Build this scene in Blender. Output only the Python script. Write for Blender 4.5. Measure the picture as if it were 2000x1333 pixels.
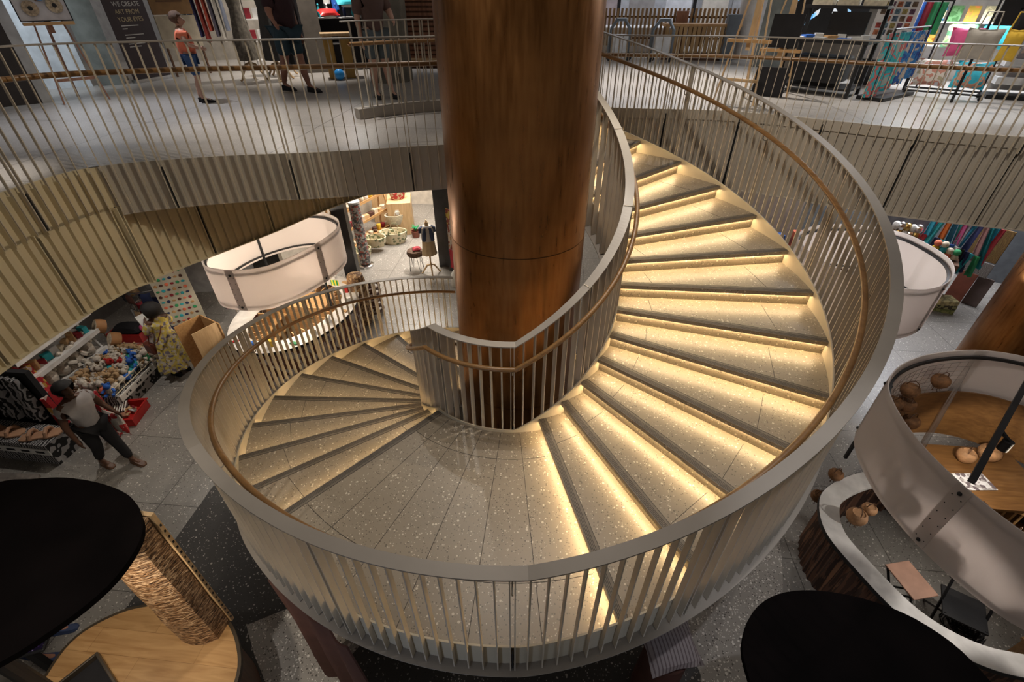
import bpy, bmesh, math, random
from math import sin, cos, pi, radians as R, atan2, hypot
from mathutils import Vector, Matrix
S = bpy.context.scene
for _o in list(bpy.data.objects): bpy.data.objects.remove(_o)
COL = S.collection

# ---------------------------------------------------------------- camera
FPX, PITCH, YAW, ROLL = 928.06, 0.637038, -0.096096, -0.00225
cp_, sp_, cy_, sy_ = cos(PITCH), sin(PITCH), cos(YAW), sin(YAW)
_f = Vector((sy_*cp_, cy_*cp_, -sp_)); _r = Vector((cy_, -sy_, 0)); _u = _r.cross(_f)
_r2 = cos(ROLL)*_r + sin(ROLL)*_u; _u2 = -sin(ROLL)*_r + cos(ROLL)*_u
cd = bpy.data.cameras.new('camera'); cam = bpy.data.objects.new('camera', cd); COL.objects.link(cam)
M = Matrix((( _r2.x, _u2.x, -_f.x, 0.44289), (_r2.y, _u2.y, -_f.y, -4.58792), (_r2.z, _u2.z, -_f.z, 3.73775), (0, 0, 0, 1)))
cam.matrix_world = M
cd.sensor_width = 36; cd.lens = FPX*36/2000; cd.clip_start = .05; cd.clip_end = 100
S.camera = cam
# ---------------------------------------------------------------- view, world, main lights
S.view_settings.view_transform = 'Standard'; S.view_settings.look = 'None'
S.view_settings.gamma = 1; S.view_settings.use_curve_mapping = False; S.view_settings.exposure = 0.42
w = bpy.data.worlds.new('world'); S.world = w; w.use_nodes = True
w.node_tree.nodes['Background'].inputs[0].default_value = (1, .92, .84, 1)
w.node_tree.nodes['Background'].inputs[1].default_value = .13
def spot(loc, to, power, angle=60, blend=.6, col=(1, .93, .84), size=.05):
    d = bpy.data.lights.new('spot', 'SPOT'); o = bpy.data.objects.new('spot_light', d); COL.objects.link(o)
    d.energy = power; d.spot_size = R(angle); d.spot_blend = blend; d.color = col; d.shadow_soft_size = size
    o.location = loc; o.rotation_euler = (Vector(to)-Vector(loc)).to_track_quat('-Z', 'Y').to_euler(); return o
def area(loc, sx, sy, power, col=(1, .9, .78), to=None):
    d = bpy.data.lights.new('area', 'AREA'); o = bpy.data.objects.new('area_light', d); COL.objects.link(o)
    d.shape = 'RECTANGLE'; d.size = sx; d.size_y = sy; d.energy = power; d.color = col
    o.location = loc
    if to: o.rotation_euler = (Vector(to)-Vector(loc)).to_track_quat('-Z', 'Y').to_euler()
    return o
def point(loc, power, col=(1, .85, .65), size=.06):
    d = bpy.data.lights.new('point_lamp', 'POINT'); o = bpy.data.objects.new('point_light', d); COL.objects.link(o)
    d.energy = power; d.color = col; d.shadow_soft_size = size; o.location = loc; return o
COOL = (.86, .90, 1); WARM = (1, .82, .60); NEUT = (1, .93, .85)
# upper level ceiling spots
spot((-3.2, 1.9, 7.0), (-3.1, 1.9, 2.3), 620, 46, .9, NEUT)
spot((-5.9, 3.0, 6.4), (-5.7, 2.2, 2.3), 480, 60, .9, COOL)
spot((-4.4, 6.2, 6.0), (-5.2, 6.8, 2.3), 600, 75, .9, NEUT)
spot((2.6, 6.0, 7.0), (2.6, 5.6, 2.3), 1400, 75, .9, NEUT)
spot((6.0, 4.0, 7.0), (6.4, 3.2, 2.3), 420, 60, .9, NEUT)
area((3.0, 12.5, 5.6), 8, 2, 160, COOL)
area((7.5, 6.5, 5.3), 2.5, 1.2, 75, COOL)
area((-6.0, 9.0, 5.4), 4, 1.2, 120, NEUT)
# stair spots from above, mixed with unseen lights added as fill
spot((-.28, -.86, 4.7), (-.25, -1.7, 0), 85, 75, .7, NEUT, .03)
spot((.86, -.35, 5.4), (1.25, -.5, 1.2), 230, 60, .8, NEUT, .03)
spot((-1.6, 3.2, 7.6), (-.5, 1.5, 2.3), 200, 50, .7, NEUT, .04)
area((.5, -2.5, 8.5), 6, 5, 30, (1, .93, .84))  # unseen soft fill added above the void to lift the rail tops
spot((-.2, -3.4, 8.2), (-1.8, -.6, 0), 90, 46, .8, NEUT, .04)
spot((2.8, -2.0, 8.0), (1.0, -2.4, 0), 150, 50, .8, NEUT, .04)
spot((1.2, -1.5, 7.5), (5.2, 2.6, 1.7), 650, 60, .9, (1, .9, .78), .15)  # unseen spot added to brighten the right fascia
spot((1.6, -1.8, 7.5), (-3.4, .2, 1.7), 420, 60, .9, (1, .88, .72), .15)  # same kind of added spot, for the left fascia
spot((3.6, 1.6, 7.2), (.5, .1, 3.2), 420, 40, .9, (1, .86, .66), .1)  # unseen spot added to put a highlight on the column's right side
spot((-1.2, -6.4, .6), (-.8, -3.2, 0), 60, 55, .9, (.55, .70, 1), .2)  # unseen cool spot added low in front, tinting the stringer bluish
spot((2.2, -6.0, .6), (1.8, -2.8, 0), 40, 55, .9, (.55, .70, 1), .2)  # second of the added cool pair, farther right
# lower level lamps
spot((-6.5, 1.2, 1.75), (-6.6, 1.0, -2.3), 110, 110, .8, NEUT, .05)
spot((-5.0, -.6, 4.5), (-5.2, -.6, -2.3), 160, 40, .8, NEUT, .05)
area((-3.6, 8.6, 1.75), 2.5, 2.5, 330, (1, .90, .78))
spot((-2.6, 7.2, 1.7), (-3.2, 6.8, -2.3), 420, 80, .9, (1, .92, .82))
area((9.5, 7.6, 1.8), 3.5, 2, 280, (.95, .95, 1))
spot((7.6, 2.6, 1.1), (7.9, 4.4, -2.3), 170, 90, .9, NEUT)
spot((1.8, -3.6, 5.5), (2.9, -2.2, -2.3), 190, 30, .8, (.95, .95, 1))
spot((-2.4, -4.2, 3.5), (-3.0, -2.9, -1.4), 150, 60, .8, NEUT)

# ---------------------------------------------------------------- stair numbers
T1, TL, DT, RISE = -1.2398425, -2.2479447, 0.2078727, .165
RI, RO = 1.175, 3.2
ZF, ZL = 14*RISE, -14*RISE
def A(i):                       # angle of the nosing of step i (i=0 landing)
    return T1+(i-1)*DT if i > 0 else TL+i*DT
def zn(a):                      # nosing line
    if a > A(14): return ZF
    if a > T1-DT: return RISE*(a-(T1-DT))/DT
    if a < TL: return max(ZL, -RISE*(TL-a)/DT)
    return 0.

# ---------------------------------------------------------------- materials
def nodes(name):
    m = bpy.data.materials.new(name); m.use_nodes = True
    nt = m.node_tree; b = nt.nodes['Principled BSDF']; return m, nt, b
def N(nt, t, **k):
    n = nt.nodes.new(t)
    for a, v in k.items(): setattr(n, a, v)
    return n
def c4(c): return (c[0], c[1], c[2], 1)
def coords(nt, scale=(1, 1, 1), rot=(0, 0, 0), kind='Object'):
    tc = N(nt, 'ShaderNodeTexCoord'); mp = N(nt, 'ShaderNodeMapping')
    mp.inputs['Scale'].default_value = scale; mp.inputs['Rotation'].default_value = rot
    nt.links.new(tc.outputs[kind], mp.inputs[0]); return mp.outputs[0]
def mixc(nt, fac, a, b, mode='MIX'):
    n = N(nt, 'ShaderNodeMix', data_type='RGBA', blend_type=mode)
    for s, v in ((0, fac), (6, a), (7, b)):
        if isinstance(v, (tuple, list)): n.inputs[s].default_value = c4(v)
        elif isinstance(v, (int, float)): n.inputs[s].default_value = v
        else: nt.links.new(v, n.inputs[s])
    return n.outputs[2]
def ramp(nt, src, pts, interp='LINEAR'):
    n = N(nt, 'ShaderNodeValToRGB'); n.color_ramp.interpolation = interp
    e = n.color_ramp.elements
    while len(e) < len(pts): e.new(.5)
    for i, (p, c) in enumerate(pts):
        e[i].position = p; e[i].color = c4(c) if not isinstance(c, (int, float)) else (c, c, c, 1)
    nt.links.new(src, n.inputs[0]); return n.outputs[0]
_mc = {}
def mat(name, col, rough=.6, metal=0, var=.12, vscale=6, bump=0, spec=.4, em=None, es=0, trans=0, alpha=1, sheen=0):
    if name in _mc: return _mc[name]
    m, nt, b = nodes(name)
    b.inputs['Roughness'].default_value = rough; b.inputs['Metallic'].default_value = metal
    b.inputs['Specular IOR Level'].default_value = spec
    v = coords(nt)
    no = N(nt, 'ShaderNodeTexNoise'); no.inputs['Scale'].default_value = vscale; no.inputs['Detail'].default_value = 4
    nt.links.new(v, no.inputs['Vector'])
    lo = tuple(c*(1-var) for c in col[:3]); hi = tuple(min(1, c*(1+var)) for c in col[:3])
    c = ramp(nt, no.outputs[0], [(.35, lo), (.65, hi)])
    nt.links.new(c, b.inputs['Base Color'])
    if bump:
        bp = N(nt, 'ShaderNodeBump'); bp.inputs['Strength'].default_value = bump; bp.inputs['Distance'].default_value = .01
        n2 = N(nt, 'ShaderNodeTexNoise'); n2.inputs['Scale'].default_value = vscale*8
        nt.links.new(v, n2.inputs['Vector']); nt.links.new(n2.outputs[0], bp.inputs['Height']); nt.links.new(bp.outputs[0], b.inputs['Normal'])
    if em: b.inputs['Emission Color'].default_value = c4(em); b.inputs['Emission Strength'].default_value = es
    if trans: b.inputs['Transmission Weight'].default_value = trans
    if alpha < 1: b.inputs['Alpha'].default_value = alpha
    if sheen: b.inputs['Sheen Weight'].default_value = sheen
    _mc[name] = m; return m
def terrazzo(name, base, white, dark, sc=34, wamt=.30, damt=.25, rough=.35, tile=None, joint=(.05, .045, .04), coarse=1.0):
    m, nt, b = nodes(name)
    v = coords(nt)
    col = base
    no = N(nt, 'ShaderNodeTexNoise'); no.inputs['Scale'].default_value = 1.3; no.inputs['Detail'].default_value = 5; nt.links.new(v, no.inputs['Vector'])
    col = ramp(nt, no.outputs[0], [(.3, tuple(c*.88 for c in base)), (.7, tuple(c*1.1 for c in base))])
    for k, (cc, amt, s, th) in enumerate(((dark, damt, sc*1.5, .30), (white, wamt, sc, .30), (white, wamt*.8, sc*2.1, .32))):
        vo = N(nt, 'ShaderNodeTexVoronoi'); vo.inputs['Scale'].default_value = s*coarse
        nt.links.new(v, vo.inputs['Vector'])
        sep = N(nt, 'ShaderNodeSeparateColor'); nt.links.new(vo.outputs['Color'], sep.inputs[0])
        sel = N(nt, 'ShaderNodeMath', operation='LESS_THAN'); nt.links.new(sep.outputs[0], sel.inputs[0]); sel.inputs[1].default_value = amt
        rad = N(nt, 'ShaderNodeMath', operation='MULTIPLY_ADD'); nt.links.new(sep.outputs[1], rad.inputs[0]); rad.inputs[1].default_value = .22; rad.inputs[2].default_value = th-.10
        ds = N(nt, 'ShaderNodeMath', operation='LESS_THAN'); nt.links.new(vo.outputs['Distance'], ds.inputs[0]); nt.links.new(rad.outputs[0], ds.inputs[1])
        mk = N(nt, 'ShaderNodeMath', operation='MULTIPLY'); nt.links.new(sel.outputs[0], mk.inputs[0]); nt.links.new(ds.outputs[0], mk.inputs[1])
        mk2 = N(nt, 'ShaderNodeMath', operation='MULTIPLY'); nt.links.new(mk.outputs[0], mk2.inputs[0]); mk2.inputs[1].default_value = .85
        col = mixc(nt, mk2.outputs[0], col, cc)
    if tile:
        sx = N(nt, 'ShaderNodeSeparateXYZ'); nt.links.new(v, sx.inputs[0]); ms = []
        for ax in (0, 1):
            ad = N(nt, 'ShaderNodeMath', operation='ADD'); nt.links.new(sx.outputs[ax], ad.inputs[0]); ad.inputs[1].default_value = 100*tile[ax]+tile[2+ax]
            mo = N(nt, 'ShaderNodeMath', operation='MODULO'); nt.links.new(ad.outputs[0], mo.inputs[0]); mo.inputs[1].default_value = tile[ax]
            le = N(nt, 'ShaderNodeMath', operation='LESS_THAN'); nt.links.new(mo.outputs[0], le.inputs[0]); le.inputs[1].default_value = .011; ms.append(le)
        mx = N(nt, 'ShaderNodeMath', operation='MAXIMUM'); nt.links.new(ms[0].outputs[0], mx.inputs[0]); nt.links.new(ms[1].outputs[0], mx.inputs[1])
        m3 = N(nt, 'ShaderNodeMath', operation='MULTIPLY'); nt.links.new(mx.outputs[0], m3.inputs[0]); m3.inputs[1].default_value = .8
        col = mixc(nt, m3.outputs[0], col, joint)
    nt.links.new(col, b.inputs['Base Color']); b.inputs['Roughness'].default_value = rough
    _mc[name] = m; return m
def wood(name, a, b_, scale=(1, 14, 14), rough=.42, planks=0, rot=(0, 0, 0)):
    if name in _mc: return _mc[name]
    m, nt, b = nodes(name)
    v = coords(nt, scale, rot)
    no = N(nt, 'ShaderNodeTexNoise'); no.inputs['Scale'].default_value = 2.2; no.inputs['Detail'].default_value = 6; no.inputs['Distortion'].default_value = .8
    nt.links.new(v, no.inputs['Vector'])
    col = ramp(nt, no.outputs[0], [(.3, a), (.7, b_)])
    if planks:
        v2 = coords(nt, (1, 1, 1), rot)
        br = N(nt, 'ShaderNodeTexBrick'); br.inputs['Scale'].default_value = 1; br.inputs['Brick Width'].default_value = planks*5; br.inputs['Row Height'].default_value = planks
        br.inputs['Mortar Size'].default_value = .0015; br.inputs['Color1'].default_value = (1, 1, 1, 1); br.inputs['Color2'].default_value = (.78, .78, .78, 1); br.inputs['Mortar'].default_value = (.45, .4, .35, 1)
        nt.links.new(v2, br.inputs['Vector']); col = mixc(nt, 1.0, col, br.outputs[0], 'MULTIPLY')
    nt.links.new(col, b.inputs['Base Color']); b.inputs['Roughness'].default_value = rough
    _mc[name] = m; return m
def pattern(name, cols, scale=12, kind='noise', rough=.8, stretch=(1, 1, 1)):
    """mottled / printed surface with several colours"""
    if name in _mc: return _mc[name]
    m, nt, b = nodes(name); v = coords(nt, stretch)
    n = len(cols)
    if kind == 'voronoi':
        t = N(nt, 'ShaderNodeTexVoronoi'); t.inputs['Scale'].default_value = scale; nt.links.new(v, t.inputs['Vector'])
        sp = N(nt, 'ShaderNodeSeparateColor'); nt.links.new(t.outputs['Color'], sp.inputs[0]); src = sp.outputs[0]
    elif kind == 'wave':
        t = N(nt, 'ShaderNodeTexWave'); t.inputs['Scale'].default_value = scale; t.inputs['Distortion'].default_value = 9; t.inputs['Detail'].default_value = 1.5
        nt.links.new(v, t.inputs['Vector']); src = t.outputs['Fac']
    elif kind == 'stripe':
        t = N(nt, 'ShaderNodeTexWave'); t.inputs['Scale'].default_value = scale; nt.links.new(v, t.inputs['Vector']); src = t.outputs['Fac']
    else:
        t = N(nt, 'ShaderNodeTexNoise'); t.inputs['Scale'].default_value = scale; t.inputs['Detail'].default_value = 3; nt.links.new(v, t.inputs['Vector'])
        mr = N(nt, 'ShaderNodeMapRange'); mr.inputs[1].default_value = .3; mr.inputs[2].default_value = .7; nt.links.new(t.outputs[0], mr.inputs[0]); src = mr.outputs[0]
    col = ramp(nt, src, [(i/n, c) for i, c in enumerate(cols)], 'CONSTANT')
    nt.links.new(col, b.inputs['Base Color']); b.inputs['Roughness'].default_value = rough
    _mc[name] = m; return m
def emis(name, col, s):
    if name in _mc: return _mc[name]
    m, nt, b = nodes(name); b.inputs['Base Color'].default_value = c4(col); b.inputs['Emission Color'].default_value = c4(col); b.inputs['Emission Strength'].default_value = s
    _mc[name] = m; return m

# ---------------------------------------------------------------- mesh builder
class MB:
    def __init__(s): s.v = []; s.f = []; s.m = []
    def add(s, vs, fs, mi=0):
        o = len(s.v); s.v += [tuple(p) for p in vs]
        for f in fs: s.f.append([i+o for i in f]); s.m.append(mi)
        return s
    def box(s, x0, x1, y0, y1, z0, z1, mi=0, M=None):
        vs = [Vector((x, y, z)) for z in (z0, z1) for y in (y0, y1) for x in (x0, x1)]
        if M is not None: vs = [M @ p for p in vs]
        return s.add(vs, [(0, 2, 3, 1), (4, 5, 7, 6), (0, 1, 5, 4), (2, 6, 7, 3), (0, 4, 6, 2), (1, 3, 7, 5)], mi)
    def hexa(s, b, t, mi=0):    # bottom ring, top ring (same count)
        n = len(b)
        return s.add(list(b)+list(t), [tuple(range(n-1, -1, -1)), tuple(range(n, 2*n))]+[(i, (i+1) % n, n+(i+1) % n, n+i) for i in range(n)], mi)
    def prism(s, poly, z0, z1, mi=0):
        return s.hexa([(p[0], p[1], z0) for p in poly], [(p[0], p[1], z1) for p in poly], mi)
    def bar(s, a, b, w, d=None, mi=0, up=(0, 0, 1)):     # square bar between points
        a, b = Vector(a), Vector(b); d = d or w; z = (b-a).normalized(); u = Vector(up)
        if abs(z.dot(u)) > .97: u = Vector((1, 0, 0))
        x = z.cross(u).normalized(); y = x.cross(z)
        q = [(-w/2, -d/2), (w/2, -d/2), (w/2, d/2), (-w/2, d/2)]
        return s.hexa([a+x*i+y*j for i, j in q], [b+x*i+y*j for i, j in q], mi)
    def tube(s, pts, r, n=8, closed=False, mi=0, caps=True):
        pts = [Vector(p) for p in pts]; L = len(pts); rr = r if isinstance(r, (list, tuple)) else [r]*L
        rings = []; prev = None
        for i, p in enumerate(pts):
            if closed: t = pts[(i+1) % L]-pts[i-1]
            else: t = pts[min(i+1, L-1)]-pts[max(i-1, 0)]
            t = t.normalized() if t.length > 1e-9 else Vector((0, 0, 1))
            if prev is None:
                u = Vector((0, 0, 1)) if abs(t.z) < .9 else Vector((1, 0, 0)); x = t.cross(u).normalized()
            else: x = (prev-t*prev.dot(t)).normalized()
            prev = x; y = t.cross(x)
            rings.append([p+(x*cos(2*pi*k/n)+y*sin(2*pi*k/n))*rr[i] for k in range(n)])
        vs = [q for rg in rings for q in rg]; fs = []
        for i in range(L if closed else L-1):
            j = (i+1) % L
            for k in range(n): fs.append((i*n+k, i*n+(k+1) % n, j*n+(k+1) % n, j*n+k))
        if not closed and caps: fs += [tuple(range(n-1, -1, -1)), tuple(range((L-1)*n, L*n))]
        return s.add(vs, fs, mi)
    def lathe(s, prof, c=(0, 0, 0), n=20, mi=0, sx=1, sy=1, M=None, cap=True):
        vs = []
        for r, z in prof:
            for k in range(n):
                p = Vector((c[0]+r*cos(2*pi*k/n)*sx, c[1]+r*sin(2*pi*k/n)*sy, c[2]+z))
                vs.append(M @ p if M is not None else p)
        L = len(prof); fs = []
        for i in range(L-1):
            for k in range(n): fs.append((i*n+k, i*n+(k+1) % n, (i+1)*n+(k+1) % n, (i+1)*n+k))
        if cap: fs += [tuple(range(n-1, -1, -1)), tuple(range((L-1)*n, L*n))]
        return s.add(vs, fs, mi)
    def ball(s, c, r, n=10, mi=0, sc=(1, 1, 1), M=None):
        prof = [(max(1e-4, r*sin(pi*i/(n//2+1))), -r*cos(pi*i/(n//2+1))*sc[2]) for i in range(n//2+2)]
        return s.lathe(prof, c, n, mi, sc[0], sc[1], M)
    def sweep(s, sections, closed=False, mi=0, caps=True):   # list of equal-length rings (cross-sections)
        L = len(sections); n = len(sections[0]); fs = []
        for i in range(L if closed else L-1):
            j = (i+1) % L
            for k in range(n): fs.append((i*n+k, i*n+(k+1) % n, j*n+(k+1) % n, j*n+k))
        if not closed and caps: fs += [tuple(range(n-1, -1, -1)), tuple(range((L-1)*n, L*n))]
        return s.add([p for q in sections for p in q], fs, mi)
    def build(s, name, mats, parent=None, smooth=False, bevel=0, loc=None):
        me = bpy.data.meshes.new(name); me.from_pydata(s.v, [], s.f)
        if not isinstance(mats, (list, tuple)): mats = [mats]
        for m in mats: me.materials.append(m)
        me.polygons.foreach_set('material_index', s.m)
        if smooth: me.polygons.foreach_set('use_smooth', [True]*len(s.f))
        bm = bmesh.new(); bm.from_mesh(me); bmesh.ops.recalc_face_normals(bm, faces=bm.faces); bm.to_mesh(me); bm.free()
        if smooth:
            try: me.set_sharp_from_angle(angle=R(38))
            except Exception: pass
        me.update()
        o = bpy.data.objects.new(name, me); COL.objects.link(o)
        if parent is not None: o.parent = parent
        if loc: o.location = loc
        if bevel:
            b = o.modifiers.new('bevel', 'BEVEL'); b.width = bevel; b.segments = 2; b.limit_method = 'ANGLE'
        return o
def thing(name, label, cat, loc=(0, 0, 0), rz=0, group=None):
    o = bpy.data.objects.new(name, None); COL.objects.link(o); o.empty_display_size = .1
    o.location = loc; o.rotation_euler = (0, 0, rz); o['label'] = label; o['category'] = cat
    if group: o['group'] = group
    return o
def tag(o, label, cat, group=None):
    o['label'] = label; o['category'] = cat
    if group: o['group'] = group
    return o
def struct(o): o['kind'] = 'structure'; return o
def dup(root, loc=None, rz=None, label=None, group=None):
    r = root.copy(); COL.objects.link(r)
    if loc is not None: r.location = loc
    if rz is not None: r.rotation_euler = (0, 0, rz)
    if label: r['label'] = label
    if group: r['group'] = group
    for ch in list(root.children):
        c = ch.copy(); COL.objects.link(c); c.parent = r
        for g in ch.children:
            d = g.copy(); COL.objects.link(d); d.parent = c
    return r
def pol(r, a, z=0): return (r*cos(a), r*sin(a), z)
def spline(pts, step=.1, closed=False):
    """Catmull-Rom through plan points, resampled evenly"""
    P = [Vector((p[0], p[1], 0)) for p in pts]; n = len(P); out = []
    if closed and sum(P[i-1].x*P[i].y-P[i].x*P[i-1].y for i in range(n)) < 0: P.reverse()
    for i in range(n if closed else n-1):
        p0 = P[(i-1) % n] if closed or i > 0 else P[0]*2-P[1]
        p1 = P[i]; p2 = P[(i+1) % n]
        p3 = P[(i+2) % n] if closed or i+2 < n else P[n-1]*2-P[n-2]
        for k in range(16):
            t = k/16; out.append(.5*((2*p1)+(p2-p0)*t+(2*p0-5*p1+4*p2-p3)*t*t+(3*p1-p0-3*p2+p3)*t**3))
    out.append(P[0].copy() if closed else P[-1].copy())
    res = [out[0]]; acc = 0
    for a, b in zip(out, out[1:]):
        L = (b-a).length
        while acc+L >= step:
            t = (step-acc)/L; a = a.lerp(b, t); res.append(a.copy()); L = (b-a).length; acc = 0
        acc += L
    if closed and (res[-1]-res[0]).length < step*.5: res.pop()
    return res
def frames(path, closed=False):
    """(point, tangent, left normal) along plan path"""
    L = len(path); out = []
    for i, p in enumerate(path):
        t = (path[(i+1) % L]-path[i-1]) if closed else (path[min(i+1, L-1)]-path[max(i-1, 0)])
        t.normalize(); out.append((p, t, Vector((-t.y, t.x, 0))))
    return out
def band(mb, path, off0, off1, z0, z1, closed=False, mi=0):
    """rectangular section swept along a plan path, offsets along the left normal"""
    z0f = z0 if callable(z0) else (lambda i: z0); z1f = z1 if callable(z1) else (lambda i: z1)
    sec = []
    for i, (p, t, n) in enumerate(frames(path, closed)):
        a, b = p+n*off0, p+n*off1
        sec.append([(a.x, a.y, z0f(i)), (b.x, b.y, z0f(i)), (b.x, b.y, z1f(i)), (a.x, a.y, z1f(i))])
    return mb.sweep(sec, closed, mi)
random.seed(7)
# ================================================================ MATERIAL SET
M_TREAD = terrazzo('terrazzo_tread', (.265, .22, .162), (.60, .53, .42), (.11, .09, .065), 38, .13, .30, .38)
M_FLOORL = terrazzo('terrazzo_floor', (.25, .235, .215), (.66, .62, .57), (.08, .07, .065), 30, .13, .2, .33, tile=(1.27, 1.22, 1.27*0+.015+.0, -.29))
M_FLOORU = terrazzo('terrazzo_upper', (.34, .315, .29), (.55, .52, .49), (.22, .20, .19), 60, .2, .2, .3, tile=(2.4, 2.4, .3, .6))
M_COARSE = terrazzo('terrazzo_coarse', (.36, .335, .305), (.85, .82, .77), (.07, .06, .055), 26, .34, .42, .35)
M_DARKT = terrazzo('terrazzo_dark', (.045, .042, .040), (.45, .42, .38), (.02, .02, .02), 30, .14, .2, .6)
M_PAINT = mat('champagne_paint', (.50, .435, .34), .45, .0, .06, 3)
M_RAIL = mat('rail_paint', (.31, .275, .235), .45, .1, .05, 3)
M_STRING = mat('stringer_paint', (.50, .435, .32), .5, .0, .05, 3)
M_NOSE = mat('nosing_stone_shaded', (.155, .13, .10), .5, 0, .12, 25)  # dark strip stone, with LED falloff shade also put into the colour
M_GROOVE = mat('groove_black', (.015, .013, .012), .7)
M_JOINT = mat('joint_grout', (.05, .042, .034), .8)
M_GAP = mat('gap_black', (.01, .01, .01), .8)
M_HAND = wood('handrail_oak', (.15, .072, .022), (.27, .14, .048), (1.5, 1.5, 30), .35)
M_STEEL = mat('bracket_steel', (.35, .33, .3), .3, .9)
M_LED = emis('led_strip', (1, .74, .41), 42.0)
M_CLAD = mat('cladding_grey', (.43, .385, .32), .55, .0, .06, 2)
M_CLADB = mat('cladding_beige', (.60, .51, .33), .55, .0, .05, 2)
M_SOFFIT = mat('soffit_plaster', (.30, .27, .24), .8)

# ================================================================ FLOORS
mb = MB(); mb.box(-17, 17, -9, 17, ZL-.12, ZL)
struct(mb.build('floor', M_FLOORL))
# dark and coarse terrazzo inlays around the foot of the stair
mb = MB(); c = [pol(3.78, R(a)) for a in range(-150, 61, 5)]
mb.prism([(p[0], p[1]) for p in c]+[(1.6, 2.4), (.0, 2.0), (-1.6, .4), (-1.9, -1.0)], ZL-.05, ZL+.004)
struct(mb.build('floor', M_COARSE))
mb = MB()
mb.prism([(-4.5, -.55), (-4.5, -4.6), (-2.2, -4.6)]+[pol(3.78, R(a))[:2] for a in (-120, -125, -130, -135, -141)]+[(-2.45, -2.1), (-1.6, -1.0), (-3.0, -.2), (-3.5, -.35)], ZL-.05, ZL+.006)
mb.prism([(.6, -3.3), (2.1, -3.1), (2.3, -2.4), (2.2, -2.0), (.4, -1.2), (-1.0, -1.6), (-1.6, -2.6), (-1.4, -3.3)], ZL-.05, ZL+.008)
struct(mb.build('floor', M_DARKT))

EDGE_R = [(.50, 3.30), (.96, 3.27), (1.59, 3.22), (2.2, 3.21), (2.83, 3.14), (3.45, 2.92), (3.97, 2.66), (4.62, 2.33), (5.27, 2.08), (5.92, 1.90), (7.2, 1.62), (9.0, 1.4)]
EDGE_L = [(-.15, 1.22), (-.55, 1.10), (-.88, .95), (-1.23, .84), (-1.75, .65), (-2.38, .47), (-2.88, .36), (-3.28, .24), (-3.65, .09), (-4.0, -.08), (-4.24, -.32), (-4.33, -.69), (-4.36, -1.1), (-4.36, -1.7), (-4.28, -2.6), (-4.0, -3.6), (-3.0, -4.9), (-1.2, -5.6), (.4, -5.7)]
PL = [p+n*.08 for p, _, n in frames(spline(EDGE_L, .105))]; PR = [p-n*.08 for p, _, n in frames(spline(EDGE_R, .105))]
poly = [((p-n*.10).x, (p-n*.10).y) for p, _, n in frames(PL)[::2]]
poly = [(.4, -5.75), (.4, -9), (-17, -9), (-17, 17), (17, 17), (17, .9), (9.5, 1.33)]+[((p+n*.10).x, (p+n*.10).y) for p, _, n in frames(PR)[::-2]]+[pol(3.3, A(14))[:2], pol(1.2, A(14))[:2]]+poly
def slab(name, poly, z0, z1, mats):
    bm = bmesh.new(); vs = [bm.verts.new((x, y, z1)) for x, y in poly]; f = bm.faces.new(vs)
    bmesh.ops.triangulate(bm, faces=[f]); top = list(bm.faces)
    ret = bmesh.ops.extrude_face_region(bm, geom=top)
    for g in ret['geom']:
        if isinstance(g, bmesh.types.BMVert): g.co.z = z0
    bmesh.ops.recalc_face_normals(bm, faces=bm.faces)
    me = bpy.data.meshes.new(name); bm.to_mesh(me); bm.free()
    for m in mats: me.materials.append(m)
    for p in me.polygons: p.material_index = 0 if p.normal.z > .9 else 1
    o = bpy.data.objects.new(name, me); COL.objects.link(o); return struct(o)
slab('floor', poly, 1.92, ZF, [M_FLOORU, M_SOFFIT])

# fascias: plates set behind the balusters, with ribs
def fascia(name, path, zb, zt, m, off=(.075, .10), rib=.105, ribd=.06, ribw=.018, side=1, seam=11, sph=0):
    mb = MB(); band(mb, path, off[0]*side, off[1]*side, zb, zt)
    band(mb, path, (off[0]-ribd-.005)*side, off[1]*side, zb-.012, zb)          # bottom flange
    fr = frames(path); k = 0
    zbf = zb if callable(zb) else (lambda i: zb)
    for i, (p, t, n) in enumerate(fr):
        a, b = p+n*(off[0]-ribd)*side, p+n*off[0]*side
        ww = ribw
        for q, (w0, mi) in enumerate(((ww, 0),) if (i-sph) % seam else ((-ww*1.2, 1),)):
            if mi == 0: mb.hexa([a-t*.005, a+t*.005, b+t*w0/2, b-t*w0/2], [Vector((v.x, v.y, zt)) for v in (a-t*.005, a+t*.005, b+t*w0/2, b-t*w0/2)], 0)
            else:
                for s_ in (-1, 1):
                    u, v = a+t*s_*.02, b+t*s_*.02
                    mb.hexa([u-t*.005, u+t*.005, v+t*.005, v-t*.005], [Vector((g.x, g.y, zt)) for g in (u-t*.005, u+t*.005, v+t*.005, v-t*.005)], 0)
                u, v = b-n*.004*side, b
                mb.hexa([u-t*.016, u+t*.016, v+t*.016, v-t*.016], [Vector((g.x, g.y, zt)) for g in (u-t*.016, u+t*.016, v+t*.016, v-t*.016)], 1)
    # ribs were drawn from z=0: drop their feet to the fascia bottom
    mb.v = [(x, y, zb) if z == 0 else (x, y, z) for x, y, z in mb.v]
    return struct(mb.build(name, [m, M_GAP]))
def cut(path, y0=None, cond=None): return [p for p in path if cond(p)]
PLs = [p for p in PL if p.y > -.33 and p.x > -4.4]                 # stretch with the shallow strip
PLd = [p for p in PL if -3.4 < p.y <= -.20 and p.x < -3.9]          # deep cladding towards the camera
fascia('trim_1', PLs, 1.84, ZF+.02, M_CLAD, side=-1, ribd=.0, ribw=.001, seam=10**6, sph=-1)
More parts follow.
